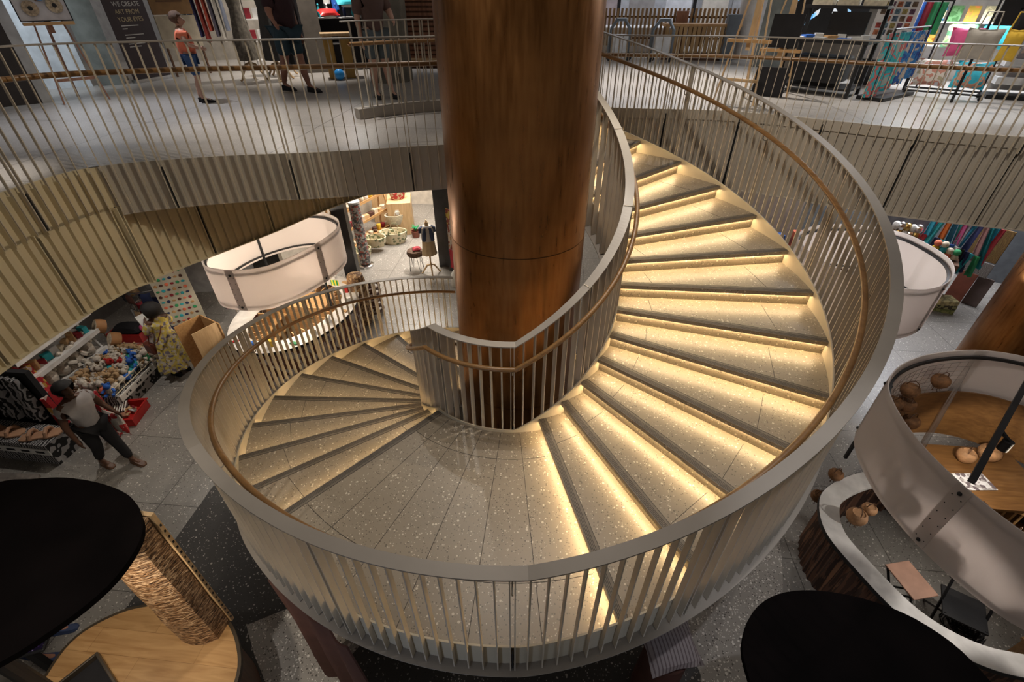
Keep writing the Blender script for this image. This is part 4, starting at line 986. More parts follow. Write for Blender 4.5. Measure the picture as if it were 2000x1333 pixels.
for k, c in enumerate(cols):
    x = -.5+.108*k; t = thing('shirt', '%s shirt on a wooden hanger on the clothes rail' % nm[k], 'shirt', rail_M @ Vector((x, 0, 1.62)), R(28)+pi/2)
    mb = MB(); mb.tube([(0, 0, .0), (0, 0, -.06), (.20, 0, -.13)], .007, 5); mb.tube([(0, 0, -.06), (-.20, 0, -.13)], .007, 5); mb.build('hanger', PINE, t)
    mb = MB(); cloth(mb, T(0, 0, -.12), .42, .78+.1*(k % 3), 3, .02, .03); mb.build('fabric', mat('shirt_%d' % k, c, .85), t, True)
t = thing('shop_shelf', 'metal shelf unit with folded books and frames beside the red shirts', 'shelf', (-6.35, 7.62, ZF), R(28))
for z in (.12, .5, .9, 1.3): mb = MB(); mb.box(-.3, .3, -.15, .15, z, z+.02); mb.build('shelf_board', WHT, t)
for s in (-1, 1): mb = MB(); mb.box(s*.3-.01, s*.3+.01, -.15, .15, 0, 1.5); mb.build('upright', CHROME, t)
for k in range(12):
    m_ = [DRED, PAPER, BLKC, GRY][k % 4]; M_ = Matrix.Translation((-6.35, 7.62, ZF)) @ Matrix.Rotation(R(28), 4, 'Z') @ T(-.24+.16*(k % 4), 0, .52+.4*(k//4), 0, .25)
    mb = MB(); mb.box(-.06, .06, -.015, .015, 0, .2, 0, M_); tag(mb.build('book', m_), 'book standing on the metal shelf unit of the clothes shop', 'book', 'books on the clothes shop shelf')
def form(loc, rz, label, dress, H_=1.5, L=.95, legs=PINE, neck=PINE, flare=.24):
    t = thing('dress_form', label, 'mannequin', loc, rz)
    mb = MB(); z0 = H_-L
    prof = [(flare, z0), (flare*.85, z0+L*.25), (.155, z0+L*.5), (.12, z0+L*.66), (.15, z0+L*.82), (.14, z0+L*.93), (.05, z0+L)]
    sec = [[(r*(1+.06*(z < z0+L*.5)*sin(9*a))*cos(a)*.75, r*(1+.06*(z < z0+L*.5)*sin(9*a))*sin(a), z) for a in [2*pi*k/40 for k in range(40)]] for r, z in prof]
    mb.sweep(sec); mb.build('dress', dress, t, True)
    mb = MB(); mb.lathe([(.045, H_-.02), (.04, H_+.08), (.012, H_+.11), (.02, H_+.14)], (0, 0, 0), 14); mb.build('neck', neck, t, True)
    mb = MB(); mb.lathe([(.018, .25), (.028, .3), (.018, .4), (.025, .5), (.018, z0+.1)], (0, 0, 0), 10); mb.build('pole', legs, t, True)
    for k in range(3):
        a = 2*pi*k/3; mb = MB(); mb.tube([(0, 0, .30), (.10*cos(a), .10*sin(a), .27), (.2*cos(a), .2*sin(a), .12), (.25*cos(a), .25*sin(a), .03), (.28*cos(a), .28*sin(a), .015)], [.02, .024, .02, .018, .022], 8); mb.build('leg', legs, t, True)
    return t
GD = mat('dress_grey', (.13, .11, .085), .8, 0, .35, 18); 
form((-5.62, 5.5, ZF), 0, 'dress form in a long grey brown dress beside the walkway', GD, 1.55, 1.2)
form((-5.08, 5.50, ZF), 1, 'dress form in a dark charcoal dress right of the grey brown one', mat('dress_char', (.06, .055, .05), .8), 1.6, 1.25)
form((-5.30, 6.12, ZF), 1, 'dress form in a mustard and brown dress behind the other forms', mat('dress_must', (.30, .17, .04), .8), 1.45, 1.1)
mb = MB(); cloth(mb, T(-4.95, 6.05, ZF+1.5, .5), .5, 1.3, 4, .03); tag(mb.build('hanging_coat', BLKC, None, True), 'long black coat hanging behind the adult in black', 'coat')
mb = MB(); obox(mb, (-5.0, 6.5), (-4.6, 6.7), .4, ZF, ZF+2.4); tag(mb.build('dark_pillar', WALLD), 'dark square pillar between the dresses and the beach goods', 'pillar')
# beach goods: rack with towels, fish cushions, toys
t = thing('display_rack', 'dark rack with hanging blue and green beach towels', 'rack', (-4.35, 7.3, ZF), R(30))
mb = MB(); mb.box(-1.0, 1.0, .0, .05, 0, 2.3); mb.build('back_board', BLKC, t)
for z in (.5, .95): mb = MB(); mb.box(-1.0, 1.0, -.35, 0, z, z+.02); mb.build('shelf_board', GRYW, t)
dr = Matrix.Translation((-4.35, 7.3, ZF)) @ Matrix.Rotation(R(30), 4, 'Z')
tc = [BLU, TEA, GRN, NVY, PAPER, BLU, GRN, RED, TEA, NVY, BLU, GRN]
for k, m_ in enumerate(tc):
    mb = MB(); cloth(mb, dr @ T(-.9+.16*k, -.12, 2.0), .13, .7+.1*(k % 3), 1, .02, .03); tag(mb.build('beach_towel', m_, None, True), 'bright beach towel hanging on the dark rack behind the wooden tables', 'towel', 'towels on the dark rack')
def fish(M_, L, m_, label, m2=PAPER):
    t = thing('stuffed_ray', label, 'toy'); mb = MB(); pillow(mb, M_, L, L*.5, .10); mb.build('body', m_, t, True); mb = MB(); pillow(mb, M_ @ T(L*.0, -L*.16, -.035), L*.7, L*.2, .07); mb.build('belly', m2, t, True)
fish(dr @ T(.45, -.30, 1.52, 0, .5), .55, BLU, 'blue stuffed ray toy, the topmost on the dark rack')
fish(dr @ T(.12, -.35, 1.25, .2, .5), .50, TEA, 'turquoise stuffed ray toy below the blue one')
fish(dr @ T(-.30, -.38, 1.06, .3, .5), .42, RED, 'red patterned stuffed fish below the turquoise ray')
for k in range(8):
    mb = MB(); mb.lathe([(.01, 0), (.035, .05), (.03, .13), (.012, .2), (.02, .22), (.0, .25)], (0, 0, 0), 10); M_ = dr @ T(-.8+.17*k, -.2, .97)
    tag(mb.build('bottle', [BLU, NVY, TEA, PAPER][k % 4], None, True, loc=M_.translation), 'small figurine bottle on the shelf of the dark rack', 'figurine', 'figurines on the dark rack')
def slab_table(loc, rz, label):
    t = thing('wooden_stool', label, 'stool', loc, rz)
    mb = MB(); mb.box(-.28, .28, -.18, .18, .72, .77); mb.build('top', PINE, t, bevel=.01)
    for s in (-1, 1):
        mb = MB(); mb.box(s*.16-.09, s*.16+.09, -.15, .15, 0, .72); mb.build('leg', wood('teak_slab', (.34, .19, .04), (.52, .31, .08), (6, 6, 1)), t, bevel=.015)
slab_table((-4.00, 5.95, ZF), R(25), 'chunky golden wooden block table beside the railing corner')
mb = MB(); mb.ball((-3.92, 5.62, ZF+.10), .10, 12); tag(mb.build('ball', mat('ball_blue', (.03, .3, .75), .3), None, True), 'bright blue ball under the wooden block table', 'ball')
# concrete column pair and slatted cabinet
mb = MB(); mb.prism([(-3.22, 5.40), (-2.86, 5.26), (-2.52, 5.46), (-2.52, 5.85), (-2.9, 6.05), (-3.22, 5.85)], ZF, ZF+4); tag(mb.build('concrete_column', mat('board_concrete', (.17, .155, .125), .8, 0, .25, 3, .1)), 'faceted grey concrete column left of the copper column on the upper floor', 'column')
t = thing('slatted_cabinet', 'brown horizontally slatted cabinet behind the concrete column', 'cabinet', (-1.5, 6.5, ZF), R(4))
mb = MB(); mb.box(-1.2, 1.2, 0, .5, .12, 2.2); mb.build('body', DKW, t)
mb = MB()
for k in range(26): mb.box(-1.2, 1.2, -.02, 0, .14+.08*k, .19+.08*k)
mb.build('slats', REDW, t)
mb = MB(); mb.box(-1.25, 1.25, -.35, 0, .26, .31); mb.build('ledge', PINE, t)
# ---- right side of the upper floor
t = thing('slat_fence', 'long wooden slat fence with posts behind the right walkway', 'fence', (3.0, 10.1, ZF), R(-3))
mb = MB()
for k in range(44): mb.box(-2.2+.1*k, -2.2+.1*k+.055, -.02, .02, .25, 1.05)
mb.build('slats', wood('fence_wood', (.20, .11, .04), (.38, .23, .10), (6, 6, 1)), t)
for z in (.4, .85): mb = MB(); mb.box(-2.2, 2.2, .02, .05, z, z+.04); mb.build('rail', DKW, t)
for x in (-1.9, .3, 2.1): mb = MB(); mb.box(x-.14, x+.14, -.16, .0, 0, 1.0); mb.build('post', REDW, t)
t = thing('slatted_bench', 'low wooden slatted bench in front of the fence', 'bench', (3.7, 9.42, ZF), R(-3))
mb = MB(); 
for k in range(16): mb.box(-.85+.107*k, -.85+.107*k+.08, -.02, .02, .16, .72)
mb.build('front_slats', wood('bench_wood', (.26, .15, .06), (.42, .26, .11), (6, 6, 1)), t); mb = MB(); mb.box(-.9, .9, 0, .5, .70, .76); mb.build('seat', OAK, t); mb = MB(); mb.box(-.85, .85, .05, .45, 0, .16); mb.build('plinth', DKW, t)
def trolley(loc, rz, label):
    t = thing('folded_stroller', label, 'stroller', loc, rz)
    mb = MB(); mb.tube([(-.25, 0, .1), (-.25, 0, .65), (-.1, 0, .85), (.1, 0, .85), (.25, 0, .65), (.25, 0, .1)], .04, 8); mb.build('hood', mat('hood_dark', (.12, .14, .16), .3, .3), t, True)
    mb = MB(); mb.box(-.2, .2, -.12, .12, .15, .55); mb.build('basket', GRYW, t, bevel=.04)
    for s in (-1, 1): mb = MB(); mb.lathe([(.09, -.02), (.09, .02)], (0, 0, 0), 16, 0, 1, 1, T(s*.24, -.1, .09, 0, pi/2)); mb.build('wheel', BLK, t)
trolley((1.75, 9.3, ZF), .3, 'grey stroller parked left in front of the fence'); trolley((2.75, 9.15, ZF), .1, 'grey stroller with rounded hood beside the wooden post')
mb = MB(); mb.box(-1.2, 1.2, -.5, .5, 0, .62); o = mb.build('sofa_base', GRYW, None, bevel=.06, loc=(2.1, 11.3, ZF)); tag(o, 'long pale seat block visible through the wooden fence', 'bench')
for k, (x, c) in enumerate(((0.2, WALLW), (1.2, mat('banner_pink', (.40, .33, .33), .8)), (2.3, mat('panel_grey', (.30, .28, .27), .8)), (3.4, WALLW), (4.5, WALLC), (5.4, WALLG))):
    mb = MB(); mb.box(x, x+.75, 13.0+.1*k, 13.1+.1*k, ZF, ZF+3); struct(mb.build('wall_back', c))
for k, x in enumerate((1.05, 1.9, 4.05)):
    mb = MB(); mb.box(x, x+.09, 12.6, 12.7, ZF, ZF+3); struct(mb.build('trim_%d' % (6+k), BLK))
mb = MB(); mb.lathe([(.34, 0), (.34, 3.5)], (4.95, 9.9, ZF), 40); tag(mb.build('white_column', mat('column_white', (.46, .43, .40), .7), None, True), 'round off-white column behind the right railing', 'column')
mb = MB(); mb.box(4.25, 4.55, 9.35, 9.55, ZF, ZF+.95); tag(mb.build('bollard_cabinet', mat('cab_grey', (.10, .11, .12), .5)), 'narrow dark grey cabinet at the foot of the white column', 'cabinet')
mb = MB(); obox(mb, (5.9, 9.6), (7.2, 8.9), .1, ZF, ZF+3); struct(mb.build('wall_right', mat('wall_bluish', (.42, .46, .52), .7)))
mb = MB(); mb.box(5.55, 6.05, 9.1, 9.3, ZF+.15, ZF+.95); tag(mb.build('fire_cabinet', BLK), 'black wall cabinet right of the white column', 'cabinet')
mb = MB(); obox(mb, (4.7, 8.35), (5.2, 8.05), .2, ZF, ZF+3); tag(mb.build('concrete_pier', CONC), 'grey concrete pier left of the dark stained glass panel', 'pillar')
mb = MB(); obox(mb, (4.9, 7.25), (6.35, 6.35), .12, ZF, ZF+3); struct(mb.build('wall_right', WALLD))
# geometric panel with coloured panes
t = thing('stained_glass_panel', 'large black lattice panel with blue and white diamond panes', 'wall panel', (5.10, 6.98, ZF+.75), R(-32))
mb = MB(); mb.box(-.35, .95, -.04, .0, 0, 1.9); mb.build('lattice', BLK, t)
for k in range(34):
    a = random.random()*6.28; r = .18+.62*math.sqrt(random.random()); x, z = .30+r*cos(a)*.8, .75+r*sin(a)
    if not (-.32 < x < .92 and .03 < z < 1.85): continue
    d = .035+.03*random.random(); ca, sa = cos(a), sin(a)
    pts = [(d*1.5, 0), (0, d*.7), (-d*1.5, 0), (0, -d*.7)]; q = [(x+u*ca-v*sa, z+u*sa+v*ca) for u, v in pts]
    mb = MB(); mb.hexa([(u, -.046, v) for u, v in q], [(u, -.040, v) for u, v in q]); mb.build('pane', emis('pane_%d' % (k % 3), [(.12, .45, .9), (.75, .8, .85), (.3, .55, .8)][k % 3], .5), t)
easel((3.10, 3.85, ZF), R(-30), 'tall pale wooden easel nearest the right railing', 1.75, PINE, ledge=.80)
easel((3.85, 4.6, ZF), R(-30), 'second pale wooden easel with dark canvas behind the first', 1.6, PINE, ledge=.62)
ea = Matrix.Translation((3.85, 4.6, ZF)) @ Matrix.Rotation(R(-30), 4, 'Z')
mb = MB(); mb.box(-.22, .22, .0, .03, .68, 1.12, 0, ea); tag(mb.build('black_canvas', BLKC), 'black canvas standing on the second easel', 'canvas')
mb = MB(); mb.box(-.24, .24, -.12, -.09, .0, .42, 0, ea); tag(mb.build('black_canvas', BLKC), 'black canvas leaning low at the feet of the easels', 'canvas')
t = thing('printer_station', 'dark workbench with printer, screens and papers on the right upper floor', 'workbench', (4.75, 4.95, ZF), R(-40))
mb = MB(); mb.box(-.60, .60, -.35, .35, .74, .79); mb.build('top', BLK, t)
for x in (-.56, .56):
    for y in (-.3, .3): mb = MB(); mb.box(x-.025, x+.025, y-.025, y+.025, 0, 1.45 if y > 0 else .74); mb.build('leg', BLK, t)
mb = MB(); mb.box(-.60, .60, .0, .35, 1.18, 1.22); mb.build('upper_shelf', BLK, t)
mb = MB(); mb.box(-.45, .35, -.28, .25, .18, .55); mb.build('printer', BLK, t, bevel=.03)
mb = MB(); mb.box(-.15, .40, .05, .08, .84, 1.14); mb.build('monitor', BLK, t); mb = MB(); mb.box(-.58, .58, -.3, .3, .10, .13); mb.build('lower_shelf', BLK, t)
pM = Matrix.Translation((4.75, 4.95, ZF)) @ Matrix.Rotation(R(-40), 4, 'Z')
for k in range(9):
    mb = MB(); mb.box(-.09, .09, -.06, .06, 0, .015+.02*(k % 3), 0, pM @ T(-.48+.115*k, -.18+.12*(k % 3), .79, k)); tag(mb.build('paper_stack', [PAPER, BLU, PAPER, GRYW, OAK][k % 5]), 'small stack of papers on the dark workbench', 'papers', 'papers on the workbench')
for k in range(3): mb = MB(); mb.box(-.15, .15, -.1, .1, 0, .07, 0, pM @ T(-.35+.36*k, .18, 1.22, .1*k)); tag(mb.build('carton', CRM), 'flat beige carton on the upper shelf of the workbench', 'box', 'cartons on the workbench shelf')
t = frame_obj('framed_picture', 'white framed picture hanging on the taupe wall', 'picture', T(6.12, 6.40, ZF+1.2, R(-32)), .35, .5, WHT, NVY, fw=.05)
# postcard board
t = thing('postcard_board', 'tall white board covered with rows of small photos', 'display board', (6.05, 5.82, ZF), R(-40))
mb = MB(); mb.box(-.30, .30, -.02, .02, .42, 2.1); mb.build('panel', WHT, t); mb = MB(); mb.box(-.26, .26, -.02, .02, .0, .40); mb.build('lower_panel', mat('panel_black', (.03, .03, .03)), t)
pc = [(.35, .12, .06), (.07, .10, .14), (.12, .08, .05), (.30, .05, .04), (.10, .16, .20), (.25, .20, .07), (.10, .05, .08)]
for r_ in range(13):
    for c_ in range(5):
        if random.random() < .12: continue
        mb = MB(); x, z = -.25+.105*c_, .78+.10*r_; mb.box(x, x+.075, -.026, -.02, z, z+.075); mb.build('photo', mat('photo_%d' % ((r_*3+c_) % 7), pc[(r_*3+c_) % 7], .4, 0, .5, 25), t)
# scarves and floral fabrics
FLT = pattern('floral_teal', [(.02, .22, .28), (.03, .32, .36), (.42, .12, .12), (.05, .38, .42), (.30, .32, .30)], 5, 'noise', .6)
FLB = pattern('floral_blue', [(.02, .06, .25), (.03, .16, .40), (.4, .35, .32), (.02, .08, .30)], 6, 'noise', .6)
for k, (x, y, m_, lb) in enumerate(((5.30, 4.30, FLT, 'teal floral fabric hanging closest to the photo board'), (5.58, 4.50, FLT, 'teal floral fabric hanging behind the first, lighter flowers'), (5.86, 4.74, FLB, 'blue floral fabric hanging right of the teal one'), (6.12, 4.96, FLB, 'dark blue floral fabric hanging at the right end of the fabric rail'))):
    mb = MB(); cloth(mb, T(x, y, ZF+.90, R(42)), .34, .85-.06*k, 3, .035, .015); tag(mb.build('hanging_fabric', m_, None, True), lb, 'fabric')
for k, c in enumerate((BLU, DRED, GRN, GRN)):
    mb = MB(); cloth(mb, T(6.35+.10*k, 5.75-.03*k, ZF+1.25, R(-35)), .10, .45, 1, .02, .02); tag(mb.build('scarf', c, None, True), 'folded scarf hanging above the floral fabrics', 'scarf', 'scarves above the floral fabrics')
mb = MB(); mb.bar((6.25, 5.80, ZF+1.27), (6.75, 5.62, ZF+1.27), .02); mb.bar((6.75, 5.62, ZF), (6.75, 5.62, ZF+1.28), .02); mb.bar((6.25, 5.80, ZF), (6.25, 5.80, ZF+1.28), .02); tag(mb.build('scarf_rail', BLK), 'thin black rail carrying the folded scarves behind the floral fabrics', 'rail')
# lit gift shop shelving
t = thing('lit_shelving', 'white lit shelving wall with colourful pictures at the upper right', 'shelving', (8.25, 6.45, ZF), R(-30))
mb = MB(); mb.box(-1.8, 1.8, 0, .05, 0, 2.4); mb.build('back_panel', WHT, t)
for z in (.30, .55, .92, 1.28): mb = MB(); mb.box(-1.8, 1.8, -.3, 0, z, z+.02); mb.build('shelf_board', WHT, t)
gM = Matrix.Translation((8.25, 6.45, ZF)) @ Matrix.Rotation(R(-30), 4, 'Z')
gc = [(.55, .12, .03), (.62, .42, .05), (.05, .15, .42), (.50, .42, .22), (.07, .20, .06), (.6, .2, .02), (.55, .5, .3), (.02, .18, .35)]
for r_ in range(3):
    for k in range(15 if r_ < 2 else 4):
        mb = MB(); mb.box(-.09, .09, -.01, .01, 0, .24, 0, gM @ T(-1.7+.24*k, -.14, [.94, 1.30, .57][r_]+.0, 0, -.15)); tag(mb.build('picture_card', pattern('card_%d' % ((k*5+r_*3) % 8), [gc[(k*5+r_*3) % 8], tuple(min(1, q*1.5+.05) for q in gc[(k+r_) % 8]), gc[(k*5+r_*3) % 8]], 9)), 'colourful souvenir picture standing on the white shelving', 'picture', 'souvenir pictures on the white shelving')
area((7.6, 5.9, ZF+2.2), 3, .3, 110, (.9, .95, 1))
# cushions rack and bags
t = thing('cushion_rack', 'black low rack on castors holding floral cushions', 'rack', (6.62, 4.72, ZF), R(-30))
mb = MB(); mb.tube([(-.5, -.2, .08), (.5, -.2, .08), (.5, .2, .08), (-.5, .2, .08)], .015, 6, True); mb.tube([(-.5, .2, .08), (-.5, .2, 1.3), (.5, .2, 1.3), (.5, .2, .08)], .015, 6); mb.build('frame', BLK, t)
for x in (-.5, .5):
    for y in (-.2, .2): mb = MB(); mb.ball((x, y, .035), .035, 8); mb.build('castor', BLK, t)
cM = Matrix.Translation((6.62, 4.72, ZF)) @ Matrix.Rotation(R(-30), 4, 'Z')
FLW = pattern('floral_white', [(.5, .5, .55), (.45, .2, .15), (.55, .5, .45), (.35, .3, .2)], 6)
for M_, m_, lb in ((cM @ T(-.24, 0, .33, 0, 1.2), FLW, 'white cushion with red flowers on the low rack'), (cM @ T(.26, -.02, .33, 0, 1.2), pattern('floral_cyan', [(.03, .40, .55), (.04, .45, .6), (.6, .3, .2), (.03, .3, .4)], 5), 'turquoise cushion with orange flowers on the low rack'),
                   (cM @ T(.0, .1, .75, .2, 1.3), PNK, 'pink and red cushion on the upper part of the low rack'), (gM @ T(-.55, -.32, .74, 0, 1.3), pattern('floral_green', [(.2, .5, .25), (.6, .6, .4), (.3, .55, .2)], 7), 'green floral cushion on the white shelving'),
                   (gM @ T(-.05, -.32, .74, 0, 1.3), TEA, 'plain turquoise cushion on the white shelving')):
    mb = MB(); pillow(mb, M_, .44, .40, .16); tag(mb.build('cushion', m_, None, True), lb, 'cushion')
def tote(loc, rz, m_, label, w_=.40, h_=.38):
    t = thing('tote_bag', label, 'bag', loc, rz); mb = MB(); pillow(mb, T(0, 0, h_/2, 0, pi/2), w_, h_, .12); bd = mb.build('body', m_, t, True)
    mb = MB(); mb.tube([(-.1, 0, h_*.95), (-.08, 0, h_+.18), (.08, 0, h_+.18), (.1, 0, h_*.95)], .010, 6); mb.build('handle', m_, bd, True)
tote((6.12, 3.66, ZF+.62), R(-30), mat('tote_grey', (.38, .35, .31), .8), 'grey white tote bag hanging on the dark stand'); tote((6.42, 3.52, ZF+.62), R(-20), YEL, 'mustard yellow tote bag hanging beside the grey one', .22)
tote((6.98, 3.72, ZF+.70), R(-20), mat('tote_pink', (.55, .42, .38), .8), 'pale pink tote bag hanging at the right edge')
tote((7.15, 3.62, ZF+.86), R(-20), BLKC, 'black tote bag hanging between the yellow and the pink bags', .36, .32)
tote((6.72, 3.80, ZF+.92), R(-20), BLKC, 'black tote bag hanging above the yellow bag', .36, .30)
t = thing('bag_stand', 'dark metal stand carrying the tote bags at the far right', 'stand', (7.2, 3.85, ZF), R(-25))
mb = MB(); mb.tube([(-.8, 0, 0), (-.8, 0, 1.55), (.9, 0, 1.55), (.9, 0, 0)], .02, 8); mb.build('frame', BLK, t); mb = MB(); mb.box(-.75, .85, .05, .08, 1.0, 1.5); mb.build('back_panel', BLKC, t)
t = thing('magazine_rack', 'white slatted magazine rack standing at the right edge', 'rack', (7.72, 4.62, ZF), R(-20))
mb = MB(); mb.box(-.4, .4, .1, .14, .1, 1.1); mb.build('back', WHT, t)
for z in (.2, .45, .7): mb = MB(); mb.box(-.4, .4, -.12, .1, z, z+.1); mb.build('shelf_board', GRYW, t)
mb = MB(); mb.box(-.45, .45, -.2, .2, 0, .06); mb.build('base', BLK, t)
t = thing('scarf_stand', 'low dark base under the floral fabrics', 'stand', (5.72, 4.62, ZF), R(40)); mb = MB(); mb.box(-.55, .55, -.2, .2, 0, .05); mb.build('base', BLK, t); mb = MB(); mb.tube([(-.6, .0, .05), (-.6, 0, .95), (.6, 0, .95), (.6, 0, .05)], .015, 8); mb.build('frame', BLK, t)
mb = MB()
for k in range(5): mb.box(-.25, .25, -.15, .15, .02*k, .02*k+.015, 0, T(0, 0, 0, .2*k))
tag(mb.build('paper_tray', GRYW, None, loc=(3.95, 5.0, ZF+.02)), 'flat stack of grey trays on the floor under the workbench', 'tray')
# ================================================================ LOWER LEVEL, LEFT SHOP
t = thing('red_crate', 'red plastic crate of wooden toys on the floor by the walking man', 'crate', (-6.98, .66, ZL), R(12))
mb = MB()
for a in ((-.36, .36, -.24, .24, 0, .02), (-.36, .36, -.25, -.23, 0, .17), (-.36, .36, .23, .25, 0, .17), (-.37, -.35, -.25, .25, 0, .17), (.35, .37, -.25, .25, 0, .17)): mb.box(*a)
mb.build('tub', RED, t)
mb = MB(); mb.tube([(-.38, -.26, .17), (.38, -.26, .17), (.38, .26, .17), (-.38, .26, .17)], .014, 6, True); mb.build('rim', RED, t)
cr = Matrix.Translation((-6.98, .66, ZL)) @ Matrix.Rotation(R(12), 4, 'Z')
for k in range(22):
    M_ = cr @ T(random.uniform(-.26, .26), random.uniform(-.17, .17), .07+.10*random.random(), random.random()*3, random.uniform(-.4, .4)); mb = MB()
    if k % 3 == 0: mb.box(-.11, .11, -.012, .012, -.01, .01, 0, M_); m_ = PINE
    elif k % 3 == 1: mb.lathe([(.012, -.07), (.02, 0), (.012, .07), (.02, .08)], (0, 0, 0), 8, 0, 1, 1, M_ @ T(0, 0, 0, 0, pi/2)); m_ = random.choice([DKW, PINE, DRED])
    else: mb.box(-.06, .06, -.03, .03, -.02, .02, 0, M_); m_ = random.choice([GRYW, BLKC, REDW, PAPER])
    tag(mb.build('wooden_toy', m_), 'small wooden toy lying in the red crate by the walking man', 'toy', 'wooden toys in the red crate')
mb = MB()
for k in range(9): mb.box(-.16+.04*k, -.145+.04*k, -.12, .12, .19, .205, 0, cr @ T(-.05, .05, 0, .3, .1))
tag(mb.build('wooden_grate', PAPER), 'white slatted wooden grate on top of the red crate', 'grate')
# plush toy baskets (wire crates on a covered table)
t = thing('toy_table', 'low table with zebra print cloth and label cards under the plush toys', 'table', (-7.42, 1.32, ZL), R(4))
ZEB = pattern('zebra_print', [(.015, .015, .015), (.36, .35, .35)], 7, 'wave', .85)
mb = MB(); mb.box(-.42, .42, -.60, .60, 0, .38); mb.build('cloth_cover', ZEB, t, bevel=.02)
mb = MB(); mb.box(.43, .45, -.55, .60, .24, .36); mb.build('label_strip', PAPER, t)
for k in range(4):
    for q, (y0, y1) in enumerate(((0, .03), (.05, .065), (.085, .12))): mb = MB(); mb.box(.45, .454, -.42+.28*k+y0, -.42+.28*k+y1, .28+.01*(q == 1), .32); mb.build('lettering', BLKC, t)
mb = MB()
for z in (.40, .52): mb.tube([(-.40, -.58, z), (.40, -.58, z), (.40, .58, z), (-.40, .58, z)], .010, 6, True)
for k in range(9):
    y = -.58+.145*k; mb.tube([(.40, y, .40), (.40, y, .52)], .007, 5)
mb.build('wire_fence', CRM, t)
tM = Matrix.Translation((-7.42, 1.32, ZL)) @ Matrix.Rotation(R(4), 4, 'Z')
pm = [(PLUSHW, 'white'), (PLUSHT, 'tan'), (BLU, 'blue'), (RED, 'red'), (GRN, 'green'), (ORG, 'orange'), (PLUSHW, 'white'), (PLUSHW, 'white'), (TEA, 'light blue')]
def plush(M_, s, m1, m2, group, label):
    t = thing('plush_toy', label, 'plush toy', M_.translation, random.random()*6, group)
    mb = MB(); mb.ball((0, 0, .055*s), .06*s, 8, 0, (1, .9, 1)); mb.build('body', m2, t, True)
    mb = MB(); mb.ball((.02*s, 0, .145*s), .045*s, 8)
    for q in (-1, 1): mb.ball((.01*s, q*.035*s, .185*s), .016*s, 6)
    mb.build('head', m1, t, True)
    mb = MB()
    for q in (-1, 1): mb.tube([(.02*s, q*.045*s, .09*s), (.06*s, q*.075*s, .07*s)], .017*s, 6); mb.tube([(.03*s, q*.03*s, .03*s), (.09*s, q*.05*s, .02*s)], .02*s, 6)
    mb.build('limbs', m1, t, True)
for r_ in range(7):
    for c_ in range(9):
        m1 = random.choice([PLUSHW, PLUSHT, PLUSHT, PLUSHW, RED, BLU]); m2, n_ = random.choice(pm)
        plush(tM @ T(-.33+.11*r_+random.uniform(-.02, .02), -.52+.13*c_+random.uniform(-.02, .02), .40+.05*random.random()), random.uniform(1.1, 1.5), m1, m2, 'plush toys on the zebra cloth table', 'small dressed plush toy among the heap on the zebra cloth table')
# gondola shelves with gifts
t = thing('gondola_shelf', 'white tiered shop shelf with boxes and soft toys behind the plush heap', 'shelf', (-8.35, 1.45, ZL), R(3))
mb = MB(); mb.box(-.42, -.38, -1.0, .55, 0, 1.7); mb.build('back_panel', GRYW, t)
for k, (z, d) in enumerate(((1.27, .34), (.87, .30), (.47, .26))): mb = MB(); mb.box(-.38, d-.02, -1.0, .55, z-.03, z); mb.box(d-.02, d+.01, -1.0, .55, z-.05, z+.03); mb.build('shelf_board', WHT, t)
for y in (-1.0, .55): mb = MB(); mb.bar((.34, y, 0), (-.38, y, 1.7), .035); mb.build('upright', GRYW, t)
sM = Matrix.Translation((-8.35, 1.45, ZL)) @ Matrix.Rotation(R(3), 4, 'Z')
for k in range(11):
    mb = MB(); mb.box(-.07, .07, -.05, .05, 0, .09+.04*(k % 3), 0, sM @ T(.1, -.9+.135*k, .87, .3*k)); tag(mb.build('gift_box', [CRM, PINE, OAK, DRED, TEA, GRYW][k % 6], bevel=.01), 'small gift box on the middle tier of the white shop shelf', 'box', 'gift boxes on the white shop shelf')
for k in range(9):
    mb = MB(); mb.box(-.09, .09, -.07, .07, 0, .03, 0, sM @ T(.15, -.9+.16*k, 1.27, .1*k)); tag(mb.build('postcard_pack', pattern('pack_%d' % (k % 3), [[(.1, .15, .4), (.6, .6, .6)], [(.5, .45, .4), (.1, .1, .2)], [(.55, .2, .25), (.6, .6, .5)]][k % 3], 12)), 'pack of postcards on the top tier of the white shop shelf', 'cards', 'postcard packs on the white shop shelf')
for k in range(4): plush(sM @ T(.12, -.55+.28*k, .47), 2.4, PLUSHW, PLUSHW, 'large cream animals on the lower tier', 'large cream stuffed animal on the lower tier of the white shelf')
mb = MB(); mb.ball((0, 0, .1), .16, 12, 0, (1, 1.3, .8)); tag(mb.build('duck_toy', PLUSHW, None, True, loc=sM @ Vector((.25, -.95, .50))), 'grey white plush duck lying left on the lower tier', 'plush toy')
RWD = mat('drum_wood', (.34, .17, .07), .6); DRH = mat('drum_skin', (.55, .45, .33), .7, 0, .25, 20)
